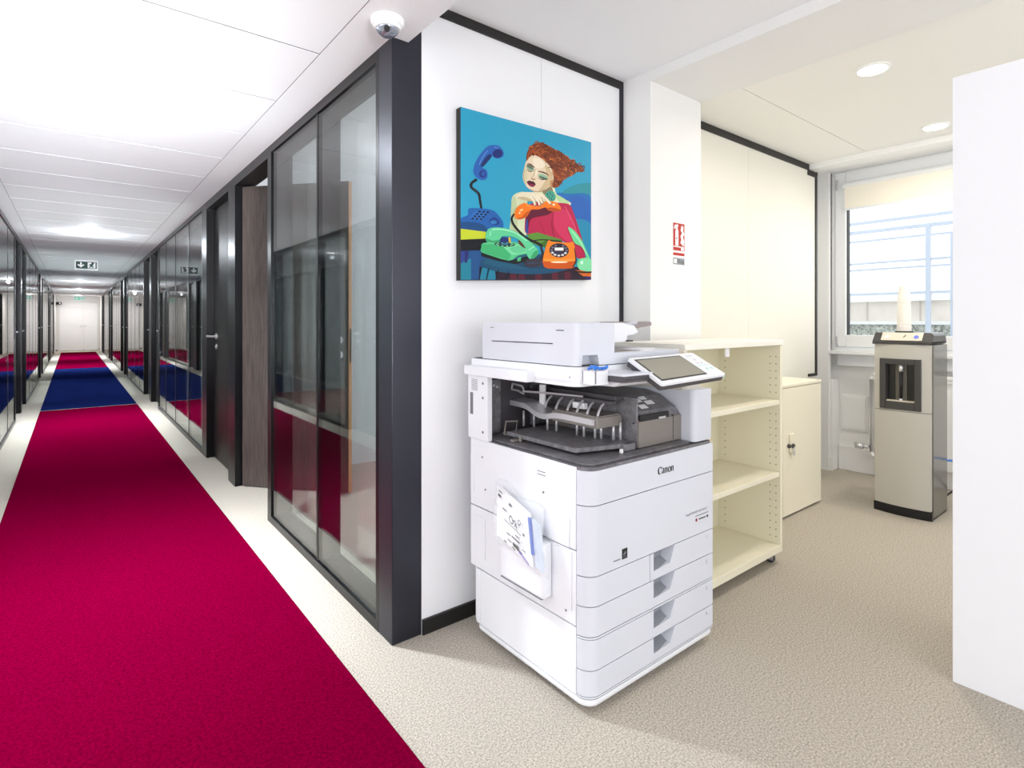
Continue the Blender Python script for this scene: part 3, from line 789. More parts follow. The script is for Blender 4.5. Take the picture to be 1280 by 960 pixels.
b = MB(); b.box(1.56, 1.66, 1.34, 1.66, 1.145, 1.150, .001, 1); b.build('exit_stopper', M_ink, prn)
b = MB(); b.slab([(1.66, 1.37, 1.186), (1.81, 1.37, 1.205), (1.825, 1.40, 1.207), (1.825, 1.63, 1.207), (1.81, 1.66, 1.205), (1.66, 1.66, 1.186)], (-.002, 0, .013)); b.build('input_tray', mat('tray_grey', (150, 140, 140), .5), prn)
for y_ in (1.40, 1.60):
    b = MB(); b.slab([(1.68, y_, 1.202), (1.76, y_, 1.212), (1.76, y_ + .03, 1.212), (1.68, y_ + .03, 1.202)], (0, 0, .008)); b.build('paper_guide', M_white2, prn)
b = MB(); b.box(1.60, 1.66, AY0 + .02, AY0 + .05, 1.113, 1.1165, .001); b.build('lid_label', M_paper, prn)

# control panel, key pad and holder
fl_, fr_ = Vector((1.442, 1.05, 1.024)), Vector((1.812, 1.05, 1.034))
bl_, br_ = Vector((1.442, 1.186, 1.098)), Vector((1.812, 1.186, 1.104))
def cpt(u, v, n=0.0):
    p = fl_.lerp(fr_, u).lerp(bl_.lerp(br_, u), v)
    nn = (fr_ - fl_).cross(bl_ - fl_).normalized()
    return p + nn * n
b = MB()
cp = rect_round(0, 1, 0, 1, (.03, .03, .03, .03), 4)
b.slab([cpt(u, v, -.009) for u, v in cp], cpt(0, 0, .009) - cpt(0, 0, 0)); b.slab([cpt(u, v, -.026) for u, v in rect_round(.004, .996, .01, .99, (.03, .03, .03, .03), 4)], cpt(0, 0, .017) - cpt(0, 0, 0), 1)
pan = b.build('control_panel', [M_white, M_dk2], prn)
b = MB(); b.slab([cpt(u, v, .0006) for u, v in ((.045, .10), (.74, .10), (.74, .92), (.045, .92))], cpt(0, 0, .0006) - cpt(0, 0, 0)); b.build('screen_border', M_ink, pan)
b = MB(); b.slab([cpt(u, v, .0014) for u, v in ((.062, .14), (.725, .14), (.725, .88), (.062, .88))], cpt(0, 0, .0006) - cpt(0, 0, 0)); b.build('screen', M_screen, pan)
M_teal = mat('teal_mark', (176, 228, 222), .5)
for u, v, r in ((.83, .86, .006), (.88, .86, .006), (.84, .55, .006), (.9, .55, .006), (.87, .70, .006)):
    b = MB(); b.cyl(cpt(u, v, 0), cpt(u, v, .0015), r, n=12); b.build('panel_button', M_white2, pan)
for u in (.85, .93):
    b = MB(); b.cyl(cpt(u, .3, 0), cpt(u, .3, .002), .006, n=14); b.build('panel_button', M_teal, pan)
b = MB(); b.slab([cpt(u, v, .0008) for u, v in ((.79, .44), (.96, .44), (.96, .455), (.79, .455))], cpt(0, 0, .0003) - cpt(0, 0, 0)); b.build('panel_line', M_teal, pan)
b = MB(); b.slab([cpt(.965, .0, -.016), cpt(.985, .0, -.016), cpt(.985, .0, -.008), cpt(.965, .0, -.008)], (0, -.0015, 0)); b.build('status_light', M_teal, pan)
b = MB(); b.box(1.60, 1.80, 1.12, 1.26, 1.00, 1.03, .006); b.build('panel_arm', M_dk2, prn)
b = MB(); b.prism(rect_round(1.318, 1.475, 1.10, 1.235, (.01, .02, 0, 0), 5), 1.050, 1.058, bev=.002); b.prism(rect_round(1.318, 1.475, 1.10, 1.235, (.01, .02, 0, 0), 5), 1.031, 1.050, mi=1)
b.box(1.319, 1.474, 1.0995, 1.11, 1.0395, 1.0415, mi=2)
b.build('key_pad_shelf', [M_white2, M_dk2, M_ink], prn)
b = MB(); b.prism([(1.155, 1.014), (1.225, 1.012), (1.225, 1.03), (1.13, 1.03)], 1.34, 1.62, axis='x'); b.build('front_lip', M_white, prn)
b = MB(); hx0, hx1, hy0, hy1 = 1.262, 1.324, 1.165, 1.2205
for bx in ((hx0, hx1, hy0, hy0 + .004, 1.026, 1.066), (hx0, hx1, hy1 - .003, hy1, 1.026, 1.066), (hx0, hx0 + .004, hy0, hy1, 1.026, 1.066), (hx1 - .004, hx1, hy0, hy1, 1.026, 1.066), (hx0, hx1, hy0, hy1, 1.022, 1.028)): b.box(*bx, .001, 1)
b.build('accessory_holder', M_white, prn)
b = MB()
b.tube(crom([(1.266, 1.20, 1.072), (1.270, 1.175, 1.079), (1.282, 1.168, 1.074), (1.296, 1.18, 1.0725), (1.31, 1.168, 1.074), (1.322, 1.172, 1.078)], 5, False), .0052, 8)
b.tube(crom([(1.268, 1.17, 1.0725), (1.272, 1.19, 1.080), (1.284, 1.20, 1.0725)], 5, False), .0052, 8)
tag(b.build('rubber_band', M_bluep, origin=(1.28, 1.19, 1.03)), 'crumpled blue rubber strip lying in the small white printer holder', 'rubber strip')

# finisher (grey stapler unit)
FXa, FXb, FYa, FYb = 1.548, 1.842, 1.226, 1.70
b = MB()
b.prism([(FYa, .777), (FYa, .868), (FYa + .008, .874), (FYb, .874), (FYb, .777)], FXa, FXb, axis='x')
fin = b.build('finisher', M_taupe, prn)
b = MB(); b.prism([(FYa + .004, .874), (FYa + .02, .899), (FYa + .09, .938), (FYa + .16, .952), (FYb, .952), (FYb, .874)], FXa + .004, 1.79, axis='x', bev=.004)
b.prism([(FYa + .002, .868), (FYa + .02, .89), (FYb, .92), (FYb, .868)], 1.745, FXb - .002, axis='x'); b.build('finisher_cover', M_dk, fin)
b = MB(); b.box(FXa + .006, 1.72, FYa - .001, FYa + .006, .868, .890, mi=0); b.box(1.66, 1.70, FYa - .003, FYa, .868, .875, mi=1); b.build('staple_slot', [M_ink, M_sil], fin)
b = MB(); b.box(1.748, 1.7495, FYa - .001, FYa + .1, .78, .874); b.build('finisher_seam', M_ink, fin)
b = MB(); b.box(FXa - .004, FXa + .004, FYa + .005, 1.56, .777, .95, .003); b.cyl((FXa - .005, 1.245, .862), (FXa, 1.245, .862), .004, n=10, mi=1); b.build('finisher_side', [M_dk, M_ink], fin)
b = MB()
def ftop(x, t, o=.002): y = FYa + .02 + .07 * t; return (x, y, .899 + .039 * t + o)
for (xa, xb, ta, tb) in ((1.605, 1.645, .58, .85), (1.655, 1.70, .35, .62), (1.60, 1.64, .12, .4), (1.65, 1.685, .72, .95)):
    b.slab([ftop(xa, ta), ftop(xb, ta), ftop(xb, tb), ftop(xa, tb)], (0, -.0003, .0006))
b.build('instruction_label', M_paper, fin)
# output trays inside the opening
b = MB(); b.prism([(1.30, 1.66), (1.30, 1.29), (1.50, 1.232), (1.535, 1.232), (1.545, 1.26), (1.545, 1.66)], .784, .800, bev=.003); b.box(1.47, 1.53, 1.225, 1.24, .776, .80, .002)
b.build('lower_tray', M_dk, prn)
b = MB(); b.box(1.405, 1.535, 1.29, 1.52, .850, .888, .003); b.box(1.41, 1.53, 1.296, 1.51, .888, .892); b.build('middle_tray', M_taupe, prn)
b = MB()
c = crom([(1.40, 1.76, .892), (1.40, 1.66, .888), (1.40, 1.60, .868), (1.40, 1.55, .862), (1.40, 1.50, .872), (1.40, 1.44, .876), (1.40, 1.30, .874)], 6, False)
for p, q in zip(c, c[1:]): b.slab([(1.392, p[1], p[2] - .011), (1.392, q[1], q[2] - .011), (1.392, q[1], q[2] + .009), (1.392, p[1], p[2] + .009)], (.012, 0, 0))
for p, q in zip(c[:-6], c[1:-5]): b.slab([(1.404, p[1], p[2] + .006), (1.404, q[1], q[2] + .006), (1.47, q[1], q[2] + .010), (1.47, p[1], p[2] + .010)], (0, 0, .003))
b.build('wave_guide_bar', M_sil, prn)
b = MB(); b.box(1.47, 1.50, 1.285, 1.74, .925, .940, .003); b.box(1.50, 1.545, 1.29, 1.74, .938, .955, .003); b.build('exit_bar', M_dk2, prn)
b = MB()
b.bm.free()
for yy in (1.32, 1.37, 1.42, 1.47, 1.53, 1.59):
    b = MB(); b.tube(crom([(1.478, yy, .930), (1.455, yy - .005, .922), (1.435, yy - .01, .905), (1.425, yy - .012, .888)], 4, False), .0045, 6); b.build('paper_finger', M_sil, prn)
b = MB(); b.box(1.455, 1.475, 1.40, 1.46, .900, .922, .002); b.build('paper_stop', M_paper, prn)
b = MB(); b.box(1.458, 1.47, 1.62, 1.65, .89, .97, .003); b.build('paper_stop', M_paper, prn)
for xx, yy in ((1.42, 1.70), (1.44, 1.58), (1.45, 1.54), (1.46, 1.44), (1.46, 1.405), (1.47, 1.36), (1.48, 1.34), (1.50, 1.30), (1.52, 1.285), (1.44, 1.66)):
    b = MB(); b.cyl((xx, yy, .80), (xx, yy, .862), .0048, n=8); b.build('tray_rod', M_sil, prn)
b = MB(); b.tube([(1.39, 1.74, .945), (1.39, 1.70, .945), (1.39, 1.665, .935), (1.39, 1.665, .955), (1.39, 1.675, .965), (1.39, 1.735, .97), (1.39, 1.74, .945)], .0042, 6)
b.tube([(1.39, 1.67, .945), (1.43, 1.55, .946), (1.47, 1.42, .944)], .004, 6); b.build('wire_loop', M_sil, prn)
b = MB(); b.tube([(1.29, 1.66, .79), (1.29, 1.65, .84), (1.33, 1.63, .84), (1.33, 1.64, .79), (1.29, 1.66, .79)], .004, 6); b.box(1.27, 1.36, 1.58, 1.60, .775, .783, .002); b.cyl((1.30, 1.575, .775), (1.30, 1.575, .795), .006, n=10); b.build('stop_bracket', M_taupe, prn)
b = MB(); b.box(1.452, 1.462, 1.222, 1.232, .772, .788, .002); b.build('tray_clip', M_paper, prn)

# document pocket on the side and the wrapped pack in it
b = MB(); b.box(X0 - .042, X0 - .001, 1.325, 1.555, .318, .50, .008); b.box(X0 - .0425, X0 - .004, 1.333, 1.55, .3165, .3195, mi=1); b.build('document_pocket', [M_white, M_inkg], prn)
pk = thing('plastic_bag', (X0 - .06, 1.5, .5), 'crumpled clear plastic bag of papers tucked against the printer side', 'bag')
random.seed(4)
b = MB()
def bag_lean(z): return X0 - .0445 + .036 * min(1, max(0, (z - .515) / .11))
def bagp(s, t, side):
    y = 1.606 - s * .262 - t * .05; z = .645 - t * .19 - s * .05 + .010 * math.sin(s * 9 + t * 3)
    e = max(0, 1 - (abs(2 * s - 1) ** 9)) * max(0, 1 - (abs(2 * t - 1) ** 9))
    n = .005 * math.sin(23 * s + 11 * t) * e + .004 * math.sin(41 * t - 17 * s) * e
    return (bag_lean(z) - .002 - (.036 * e + n if side else 0), y, z)
NS, NT = 22, 14
for side_ in (0, 1):
    g = [[b.bm.verts.new(bagp(i / NS, j / NT, side_)) for j in range(NT + 1)] for i in range(NS + 1)]
    for i in range(NS):
        for j in range(NT):
            f = b.bm.faces.new((g[i][j], g[i + 1][j], g[i + 1][j + 1], g[i][j + 1]) if side_ else (g[i][j + 1], g[i + 1][j + 1], g[i + 1][j], g[i][j])); f.smooth = True
bmesh.ops.remove_doubles(b.bm, verts=b.bm.verts, dist=.0015)
M_film = bpy.data.materials.new('crumpled_film'); M_film.use_nodes = True
nt = M_film.node_tree; bs = nt.nodes['Principled BSDF']; bs.inputs['Base Color'].default_value = (.9, .92, .96, 1); bs.inputs['Roughness'].default_value = .12
tp = nt.nodes.new('ShaderNodeBsdfTransparent'); mx = nt.nodes.new('ShaderNodeMixShader'); mx.inputs[0].default_value = .2
nz = nt.nodes.new('ShaderNodeTexNoise'); nz.inputs['Scale'].default_value = 26; bp = nt.nodes.new('ShaderNodeBump'); bp.inputs['Strength'].default_value = .6; bp.inputs['Distance'].default_value = .006
tcn = nt.nodes.new('ShaderNodeTexCoord'); nt.links.new(tcn.outputs['Object'], nz.inputs['Vector']); nt.links.new(nz.outputs[0], bp.inputs['Height']); nt.links.new(bp.outputs[0], bs.inputs['Normal'])
nt.links.new(tp.outputs[0], mx.inputs[1]); nt.links.new(bs.outputs[0], mx.inputs[2]); nt.links.new(mx.outputs[0], nt.nodes['Material Output'].inputs['Surface'])
b.build('film', M_film, pk)
# paper pack inside the bag
def pp(s, t, n=0.0):
    z = .628 - t * .155 - s * .05
    return (bag_lean(z) - .020 - n, 1.588 - s * .195 - t * .045, z)
b = MB(); b.slab([pp(0, 0), pp(1, 0), pp(1, 1), pp(0, 1)], (.010, 0, 0)); pap = b.build('paper_pack', M_paper, pk)
b = MB()
random.seed(7)
for (s, t, w, h, mi) in ((.06, .06, .12, .012, 0), (.05, .13, .1, .03, 1), (.40, .12, .09, .03, 0), (.22, .32, .12, .014, 0), (.86, .42, .05, .03, 0), (.3, .5, .5, .008, 0), (.36, .72, .1, .016, 0), (.5, .70, .22, .02, 1), (.62, .6, .12, .014, 0), (.35, .86, .1, .014, 1), (.5, .83, .16, .05, 0), (.6, .9, .14, .016, 0), (.22, .96, .08, .016, 1), (.44, .95, .1, .016, 0), (.75, .8, .1, .012, 0)):
    b.slab([pp(s, t, .0006), pp(s + w, t, .0006), pp(s + w, t + h * 1.7, .0006), pp(s, t + h * 1.7, .0006)], (-.0004, 0, 0), mi)
stroke2(b, [(.55, .38), (.49, .33), (.45, .40), (.50, .46), (.57, .42), (.55, .38), (.62, .36)], [.024] * 7, lambda x, y: pp(x, y, .0012))
stroke2(b, [(.62, .46), (.65, .38), (.68, .46)], [.024] * 3, lambda x, y: pp(x, y, .0012)); stroke2(b, [(.70, .30), (.74, .26), (.78, .30), (.74, .35), (.70, .30)], [.018] * 5, lambda x, y: pp(x, y, .0012))
b.build('print_marks', [M_ink, M_ink], pap)
b = MB(); b.slab([pp(.985, .05, .003), pp(1.025, .07, .003), pp(1.06, .72, .003), pp(1.035, .70, .003)], (.012, 0, 0)); b.build('blue_label', mat('label_blue', (28, 88, 196), .4), pk)
b = MB(); b.slab([pp(1.06, .05, -.004), pp(1.22, .1, -.008), pp(1.2, .98, -.008), pp(1.05, .95, -.004)], (.012, 0, 0)); b.build('folded_sheet', mat('pale_blue_paper', (206, 218, 232), .5), pk)
b = MB(); b.slab([pp(.66, .90, .001), pp(.9, .99, .001), pp(.9, 1.03, .001), pp(.64, .95, .001)], (-.0004, 0, 0)); b.build('purple_strip', mat('purple_ink', (132, 108, 196), .5), pk)

# ------------------------------------------------------------------ open shelf on casters, low cabinet, tall cabinet
sh = thing('open_shelf', (2.385, 1.5, 0), 'cream open shelving unit on casters behind the printer', 'shelf')
HX0, HX1, HY0, HY1 = 1.962, 2.812, 1.322, 1.682
b = MB(); b.box(HX0, HX1 + .004, HY0 - .004, HY1, 1.101, 1.127, .002, 1); b.build('top_board', mat('lit_cream_laminate', (246, 244, 234), .5, spec=.35), sh)  # paler than the other boards: light from above put into the laminate colour
b = MB(); b.box(HX1 - .022, HX1, HY0, HY1, .056, 1.101, .001, 1)
for yy in (HY0 + .022, HY0 + .052, HY1 - .06):
    for k in range(26):
        z = .13 + k * .0365
        if min(abs(z - s_) for s_ in (.45, .815)) > .03: b.cyl((HX1 - .0226, yy, z), (HX1 - .021, yy, z), .0028, n=8, mi=1)
b.build('side_panel', [M_lam, M_hole], sh)
b = MB(); b.box(HX0, HX0 + .022, HY0, HY1, .056, 1.101, .001, 1); b.build('side_panel', M_lam, sh)
b = MB(); b.box(HX0 + .022, HX1 - .022, HY1 - .02, HY1 - .004, .09, 1.101); b.build('back_panel', M_lam, sh)
for zt in (.825, .461):
    b = MB(); b.box(HX0 + .0225, HX1 - .0225, HY0 + .004, HY1 - .021, zt - .024, zt, .002, 1); b.build('shelf_board', M_lam, sh)
b = MB(); b.box(HX0 + .022, HX1 - .022, HY0, HY1 - .004, .056, .094, .002, 1); b.build('bottom_board', M_lam, sh)
b = MB(); b.box(2.30, 2.33, HY0 + .01, HY0 + .02, 1.06, 1.101, .002, 1); b.build('hanging_clip', M_paper, sh)
for xx, yy in ((HX1 - .045, HY0 + .035), (HX1 - .045, HY1 - .04), (HX0 + .045, HY0 + .035), (HX0 + .045, HY1 - .04)):
    b = MB(); b.box(xx - .026, xx + .026, yy - .026, yy + .026, .052, .0562, .001, 1); b.box(xx - .016, xx - .012, yy - .014, yy + .014, .018, .053); b.box(xx + .012, xx + .016, yy - .014, yy + .014, .018, .053)
    ca = b.build('caster', M_chrome, sh)
    b = MB(); b.lathe([(.008, -.0105), (.02, -.0105), (.0225, -.006), (.0225, .006), (.02, .0105), (.008, .0105)], (xx, yy + .004, .0226), 24, axis='x'); b.build('wheel', M_dk2, ca)

lc = thing('low_cabinet', (3.41, 1.74, 0), 'low cream metal cabinet with a lock beyond the open shelf', 'cabinet')
LX0, LX1, LY0, LY1, LH = 2.87, 3.955, 1.60, 1.878, .828
M_cab = mat('cream_cabinet', (236, 230, 210), .45, spec=.35)
b = MB(); b.box(LX0, LX1, LY0 + .016, LY1, .012, LH - .018); b.box(LX0 + .02, LX1 - .02, LY0 + .03, LY1 - .02, 0, .012, mi=1); b.build('body', [M_cab, M_ink], lc)
b = MB(); b.box(LX0 - .002, LX1 + .002, LY0 - .003, LY1, LH - .018, LH, .003); b.build('cabinet_top', M_cab, lc)
for x0, x1 in ((LX0, 3.409), (3.413, LX1)):
    b = MB(); b.box(x0, x1, LY0, LY0 + .016, .014, LH - .021, .002, 1); dr = b.build('door', M_cab, lc)
    if x0 > 3:
        b = MB(); b.box(x0 + .075, x0 + .13, LY0 - .012, LY0, .40, .52, .005); b.build('handle_plate', M_cab, dr)
        b = MB(); b.cyl((x0 + .10, LY0 - .012, .445), (x0 + .10, LY0 - .022, .445), .014, n=16); b.cyl((x0 + .065, LY0, .447), (x0 + .065, LY0 - .016, .447), .012, n=12); b.build('lock', M_dk2, dr)
        b = MB(); b.box(x0 + .092, x0 + .102, LY0 - .026, LY0 - .022, .385, .44, .002); b.lathe([(.004, -.003), (.013, -.003), (.013, 0), (.004, 0)], (x0 + .098, LY0 - .022, .40), 14, axis='y'); b.build('key', M_chrome, dr)
for z in (.2, .62):
    b = MB(); b.box(LX1 - .002, LX1 + .006, LY0 + .002, LY0 + .014, z, z + .05, .001, 1); b.build('hinge', M_dk2, lc)

tc_ = thing('tall_cabinet', (2.56, .1, 0), 'tall plain white cabinet at the right edge of the picture', 'cabinet')
b = MB(); b.box(2.331, 2.349, -.40, .524, 0, 2.046, .001, 1); b.build('side_panel', M_wall, tc_)
b = MB(); b.box(2.349, 2.79, -.40, .524, 2.028, 2.046, .001, 1); b.build('top_panel', M_wall, tc_)
b = MB(); b.box(2.349, 2.79, .506, .524, 0, 2.028, .001, 1); b.box(2.349, 2.79, -.40, -.382, 0, 2.028, .001, 1); b.build('end_panel', M_wall, tc_)
b = MB(); b.box(2.349, 2.79, -.382, .506, 0, .08); b.build('plinth', M_wall, tc_)
for y0, y1, hy in ((-.38, .06, .02), (.064, .504, .104)):
    b = MB(); b.box(2.775, 2.793, y0, y1, .085, 2.024, .002, 1); d = b.build('door', M_wall, tc_)
    b = MB(); b.box(2.793, 2.815, hy - .006, hy + .006, .98, 1.12, .002); b.build('handle', M_chrome, d)

# ------------------------------------------------------------------ water cooler
CX0, CX1, CY0, CY1 = 4.075, 4.405, 1.017, 1.330
wc = thing('water_cooler', (4.24, 1.17, 0), 'champagne grey standing water cooler with a dark dispensing recess', 'water cooler')
def arcx(y, amt=.022): t = (2 * (y - CY0) / (CY1 - CY0) - 1); return CX0 - amt * (1 - t * t) + .012
NY = 12
ys_ = [CY0 + .006 + (CY1 - CY0 - .012) * i / NY for i in range(NY + 1)]
def bow(b, z0, z1, xin, ya=None, yb=None, mi=0):
    ya = ya if ya is not None else ys_[0]; yb = yb if yb is not None else ys_[-1]
    yy = [ya + (yb - ya) * i / NY for i in range(NY + 1)]
    b.prism([(arcx(y), y) for y in yy] + [(xin, yb), (xin, ya)], z0, z1, mi=mi, smooth=False)
b = MB(); b.box(CX0 + .035, CX1, CY0, CY1, .012, 1.075, .004); b.build('body', M_cools, wc)
b = MB(); b.box(CX0 + .02, CX1, CY0 + .002, CY1 - .002, .0, .03); bow(b, .0, .056, CX0 + .04, CY0, CY1); b.build('base', M_coolb, wc)
b = MB(); bow(b, .058, .655, CX0 + .034); b.build('lower_front_panel', M_coolg, wc)
RY0, RY1, RZ0, RZ1 = 1.068, 1.290, .665, .985
b = MB(); bow(b, .985, 1.075, CX0 + .034); bow(b, .658, .985, CX0 + .034, RY1, ys_[-1]); bow(b, .658, .985, CX0 + .034, ys_[0], RY0); bow(b, .658, .664, CX0 + .034, RY0, RY1); b.build('upper_front_panel', M_coolg, wc)
b = MB()
fx = CX0 - .014
b.ring(fx, CX0 + .036, RY0, RY1, RZ0, RZ1, .034, .034, .05, .035, .003)
b.build('recess_frame', M_coold, wc)
b = MB(); b.box(CX0 + .028, CX0 + .0345, RY0 + .03, RY1 - .03, RZ0 + .05, RZ1 - .03); b.box(CX0 + .02, CX0 + .029, 1.15, 1.21, RZ0 + .05, RZ1 - .03, mi=1); b.build('recess_back', [M_coolb, mat('recess_grey', (92, 88, 82), .35)], wc)
b = MB(); b.cyl((CX0 + .008, 1.178, RZ0 + .06), (CX0 + .008, 1.178, RZ1 - .04), .008, n=12, mi=1); b.cyl((CX0 + .008, 1.178, .905), (CX0 + .008, 1.178, .95), .013, n=14); b.cyl((CX0 + .008, 1.178, .715), (CX0 + .008, 1.178, .735), .01, n=12); b.build('spout', [M_chrome, M_coolb], wc)
b = MB(); b.box(CX0 - .008, CX0 + .028, RY0 + .036, RY1 - .036, RZ0 + .05, RZ0 + .058, .002); b.build('drip_tray', mat('drip_tray_beige', (214, 206, 188), .4), wc)
b = MB(); t0, t1 = 1.076, 1.15
b.prism([(CX0 - .012, t0), (CX0 - .012, 1.092), (CX0 + .04, t1), (CX1 - .03, t1), (CX1, 1.096), (CX1, t0)], CY0, CY1, axis='y', mi=0, bev=.018)
b.build('head', M_coold, wc)
b = MB()
def hp2(y, s, o=.0025): return (CX0 - .012 + .052 * s - o * .74, y, 1.092 + .058 * s + o * .66)
pl = rect_round(0, 1, 0, 1, (.06, .06, .0, .0), 4)
b.slab([hp2(1.065 + .22 * u_, .12 + .84 * v_) for u_, v_ in pl], (-.001, 0, .001)); b.build('button_panel', mat('panel_beige', (216, 210, 196), .35), wc)
b = MB(); b.cyl(hp2(1.098, .5, .003), hp2(1.098, .5, .006), .013, n=18); b.build('cold_button', mat('cold_blue', (110, 124, 230), .4), wc)
b = MB(); b.cyl(hp2(1.255, .5, .003), hp2(1.255, .5, .006), .012, n=18); b.build('ambient_button', M_paper, wc)
b = MB(); stroke2(b, [(1.20, .4), (1.185, .42), (1.17, .4)], [.002, .003, .002], lambda y, z: hp2(y, z, .0042)); stroke2(b, [(1.168, .42), (1.16, .55), (1.156, .75)], [.004, .007, .002], lambda y, z: hp2(y, z, .0042)); b.build('cooler_emblem', M_ink, wc)
cu = thing('cup_stack', (4.22, 1.20, 1.15), 'tall upside down stack of white paper cups on the water cooler', 'cups')
b = MB(); b.lathe([(.05, 0), (.05, .006), (.046, .008)], (4.22, 1.20, 1.15), 28); b.build('cup_base', M_ink, cu)
b = MB(); pr = [(.040, .007)]
for k in range(10): pr += [(.0405 - k * .0006, .02 + k * .022), (.0395 - k * .0006, .021 + k * .022)]
pr += [(.028, .298), (.026, .30)]
b.lathe(pr, (4.22, 1.20, 1.15), 32); b.build('cup_sleeve', mat('paper_cup_white', (246, 242, 234), .55), cu)

# radiator, valve and cables behind the cooler
rd = thing('radiator', (4.92, .95, .12), 'white panel radiator under the window behind the water cooler', 'radiator')
b = MB(); b.box(4.90, 4.955, .45, 1.585, .14, .80, .006); b.box(4.955, 4.963, .6, .7, .3, .7); b.build('panel', M_whitep, rd)
b = MB(); b.box(4.885, 4.965, .44, 1.595, .80, .825, .004)
b.box(4.885, 4.90, .44, 1.595, .775, .785); b.build('grille', M_whitep, rd)
b = MB(); b.tube([(4.90, 1.60, .79), (4.90, 1.612, .77), (4.90, 1.612, .2), (4.90, 1.60, .17), (4.90, 1.58, .17)], .013, 10); b.build('pipe', M_whitep, rd)
b = MB(); b.cyl((4.86, 1.655, .24), (4.86, 1.71, .24), .022, n=14); b.cyl((4.86, 1.62, .24), (4.86, 1.655, .24), .013, n=10); b.cyl((4.90, 1.635, .24), (4.86, 1.635, .24), .012, n=10); b.build('valve', M_chrome, rd)
for yy in (.5, 1.5):
    b = MB(); b.box(4.90, 4.96, yy, yy + .03, 0, .14); b.build('foot', M_whitep, rd)
b = MB(); b.tube(crom([(4.415, 1.06, .30), (4.48, 1.03, .31), (4.56, .96, .30), (4.64, .85, .28), (4.80, .70, .20), (4.86, .6, .008)], 6, False), .007, 8); tag(b.build('water_hose', M_bluep, origin=(4.5, 1.0, .3)), 'thin blue water hose leaving the right side of the cooler', 'hose')
b = MB(); b.tube(crom([(4.415, 1.05, .05), (4.46, 1.02, .1), (4.53, .95, .16), (4.62, .86, .18), (4.75, .7, .1), (4.80, .6, .008)], 6, False), .006, 8); tag(b.build('power_cord', M_ink, origin=(4.5, 1.0, .1)), 'black power cord leaving the right side of the cooler', 'cord')
# ------------------------------------------------------------------ the printed canvas on the white wall
PYF = YW - .032
def pic_pt(x, y, off=0.0):
    """x, y in a frame over the picture (560..760, 120..370 of the photo) -> point on the canvas front"""
    u_, v_ = 560 + x / 3.84, 120 + y / 3.84
    dx = (u_ - 640) / FPX; fx = math.sin(YAW) + dx * math.cos(YAW); fy = math.cos(YAW) - dx * math.sin(YAW); fz = (HOR - v_) / FPX
    k = PYF / fy
    return (k * fx, PYF - off, CAM_H + k * fz)
cv = thing('wall_picture', pic_pt(370, 460), 'large colour print of a red-haired woman with toy-coloured telephones, on the white wall', 'picture')
cor = [(60, 52), (687, 222), (687, 882), (60, 884)]
b = MB(); b.slab([pic_pt(*c) for c in cor], (0, .0315, 0)); b.build('canvas_panel', M_blk, cv)
PM, PI_ = [], {}
def pm(h):
    if h not in PI_:
        PI_[h] = len(PM); PM.append(mat('print_' + h, hexc(h), .45, spec=.25))
    return PI_[h]
pb = MB(); lay = [0.0]
XA, XB = 60.5, 686.5
def clip(pts):
    def half(ps, inside, inter):
        out = []
        for i, p in enumerate(ps):
            q = ps[i - 1]
            if inside(p):
                if not inside(q): out.append(inter(q, p))
                out.append(p)
            elif inside(q): out.append(inter(q, p))
        return out
    def ix(x): return lambda a, c: (x, a[1] + (c[1] - a[1]) * (x - a[0]) / (c[0] - a[0]))
    def iy(y): return lambda a, c: (a[0] + (c[0] - a[0]) * (y - a[1]) / (c[1] - a[1]), y)
    ps = half(pts, lambda p: p[0] >= XA, ix(XA)); ps = half(ps, lambda p: p[0] <= XB, ix(XB)) if ps else ps
    return half(ps, lambda p: p[1] <= 881.5, iy(881.5)) if ps else ps
def poly(pts, h, smooth=True, k=5):
    lay[0] += .000008
    ps = clip(crom(pts, k) if smooth else pts)
    if len(ps) < 3: return
    try:
        f = pb.bm.faces.new([pb.bm.verts.new(pic_pt(*p, .0004 + lay[0])) for p in ps]); f.material_index = pm(h)
    except ValueError: pass
def ell(cx_, cy_, rx, ry, h, rot=0, n=22):
    c, s = math.cos(rot), math.sin(rot)
    poly([(cx_ + rx * math.cos(a) * c - ry * math.sin(a) * s, cy_ + rx * math.cos(a) * s + ry * math.sin(a) * c) for a in [2 * PI * i / n for i in range(n)]], h, False)
def line(pts, w, h, k=6):
    lay[0] += .000008
    ws = w if isinstance(w, (list, tuple)) else [w] * len(pts)
    stroke2(pb, pts, ws, lambda x, y: pic_pt(min(max(x, XA), XB), min(y, 881.5), .0004 + lay[0]), pm(h), k)
poly([(60, 52), (687, 222), (687, 882), (60, 884)], '2b9cc0', False)
# backdrop patches
poly([(545, 470), (600, 430), (690, 420), (690, 470), (600, 500)], '2a8f9c'); poly([(520, 480), (580, 470), (690, 490), (690, 700), (600, 640)], '1f6cb4'); poly([(560, 500), (620, 480), (690, 520), (690, 640), (610, 580)], '2a63b4'); poly([(600, 600), (690, 620), (690, 780), (650, 740)], '2489b0')
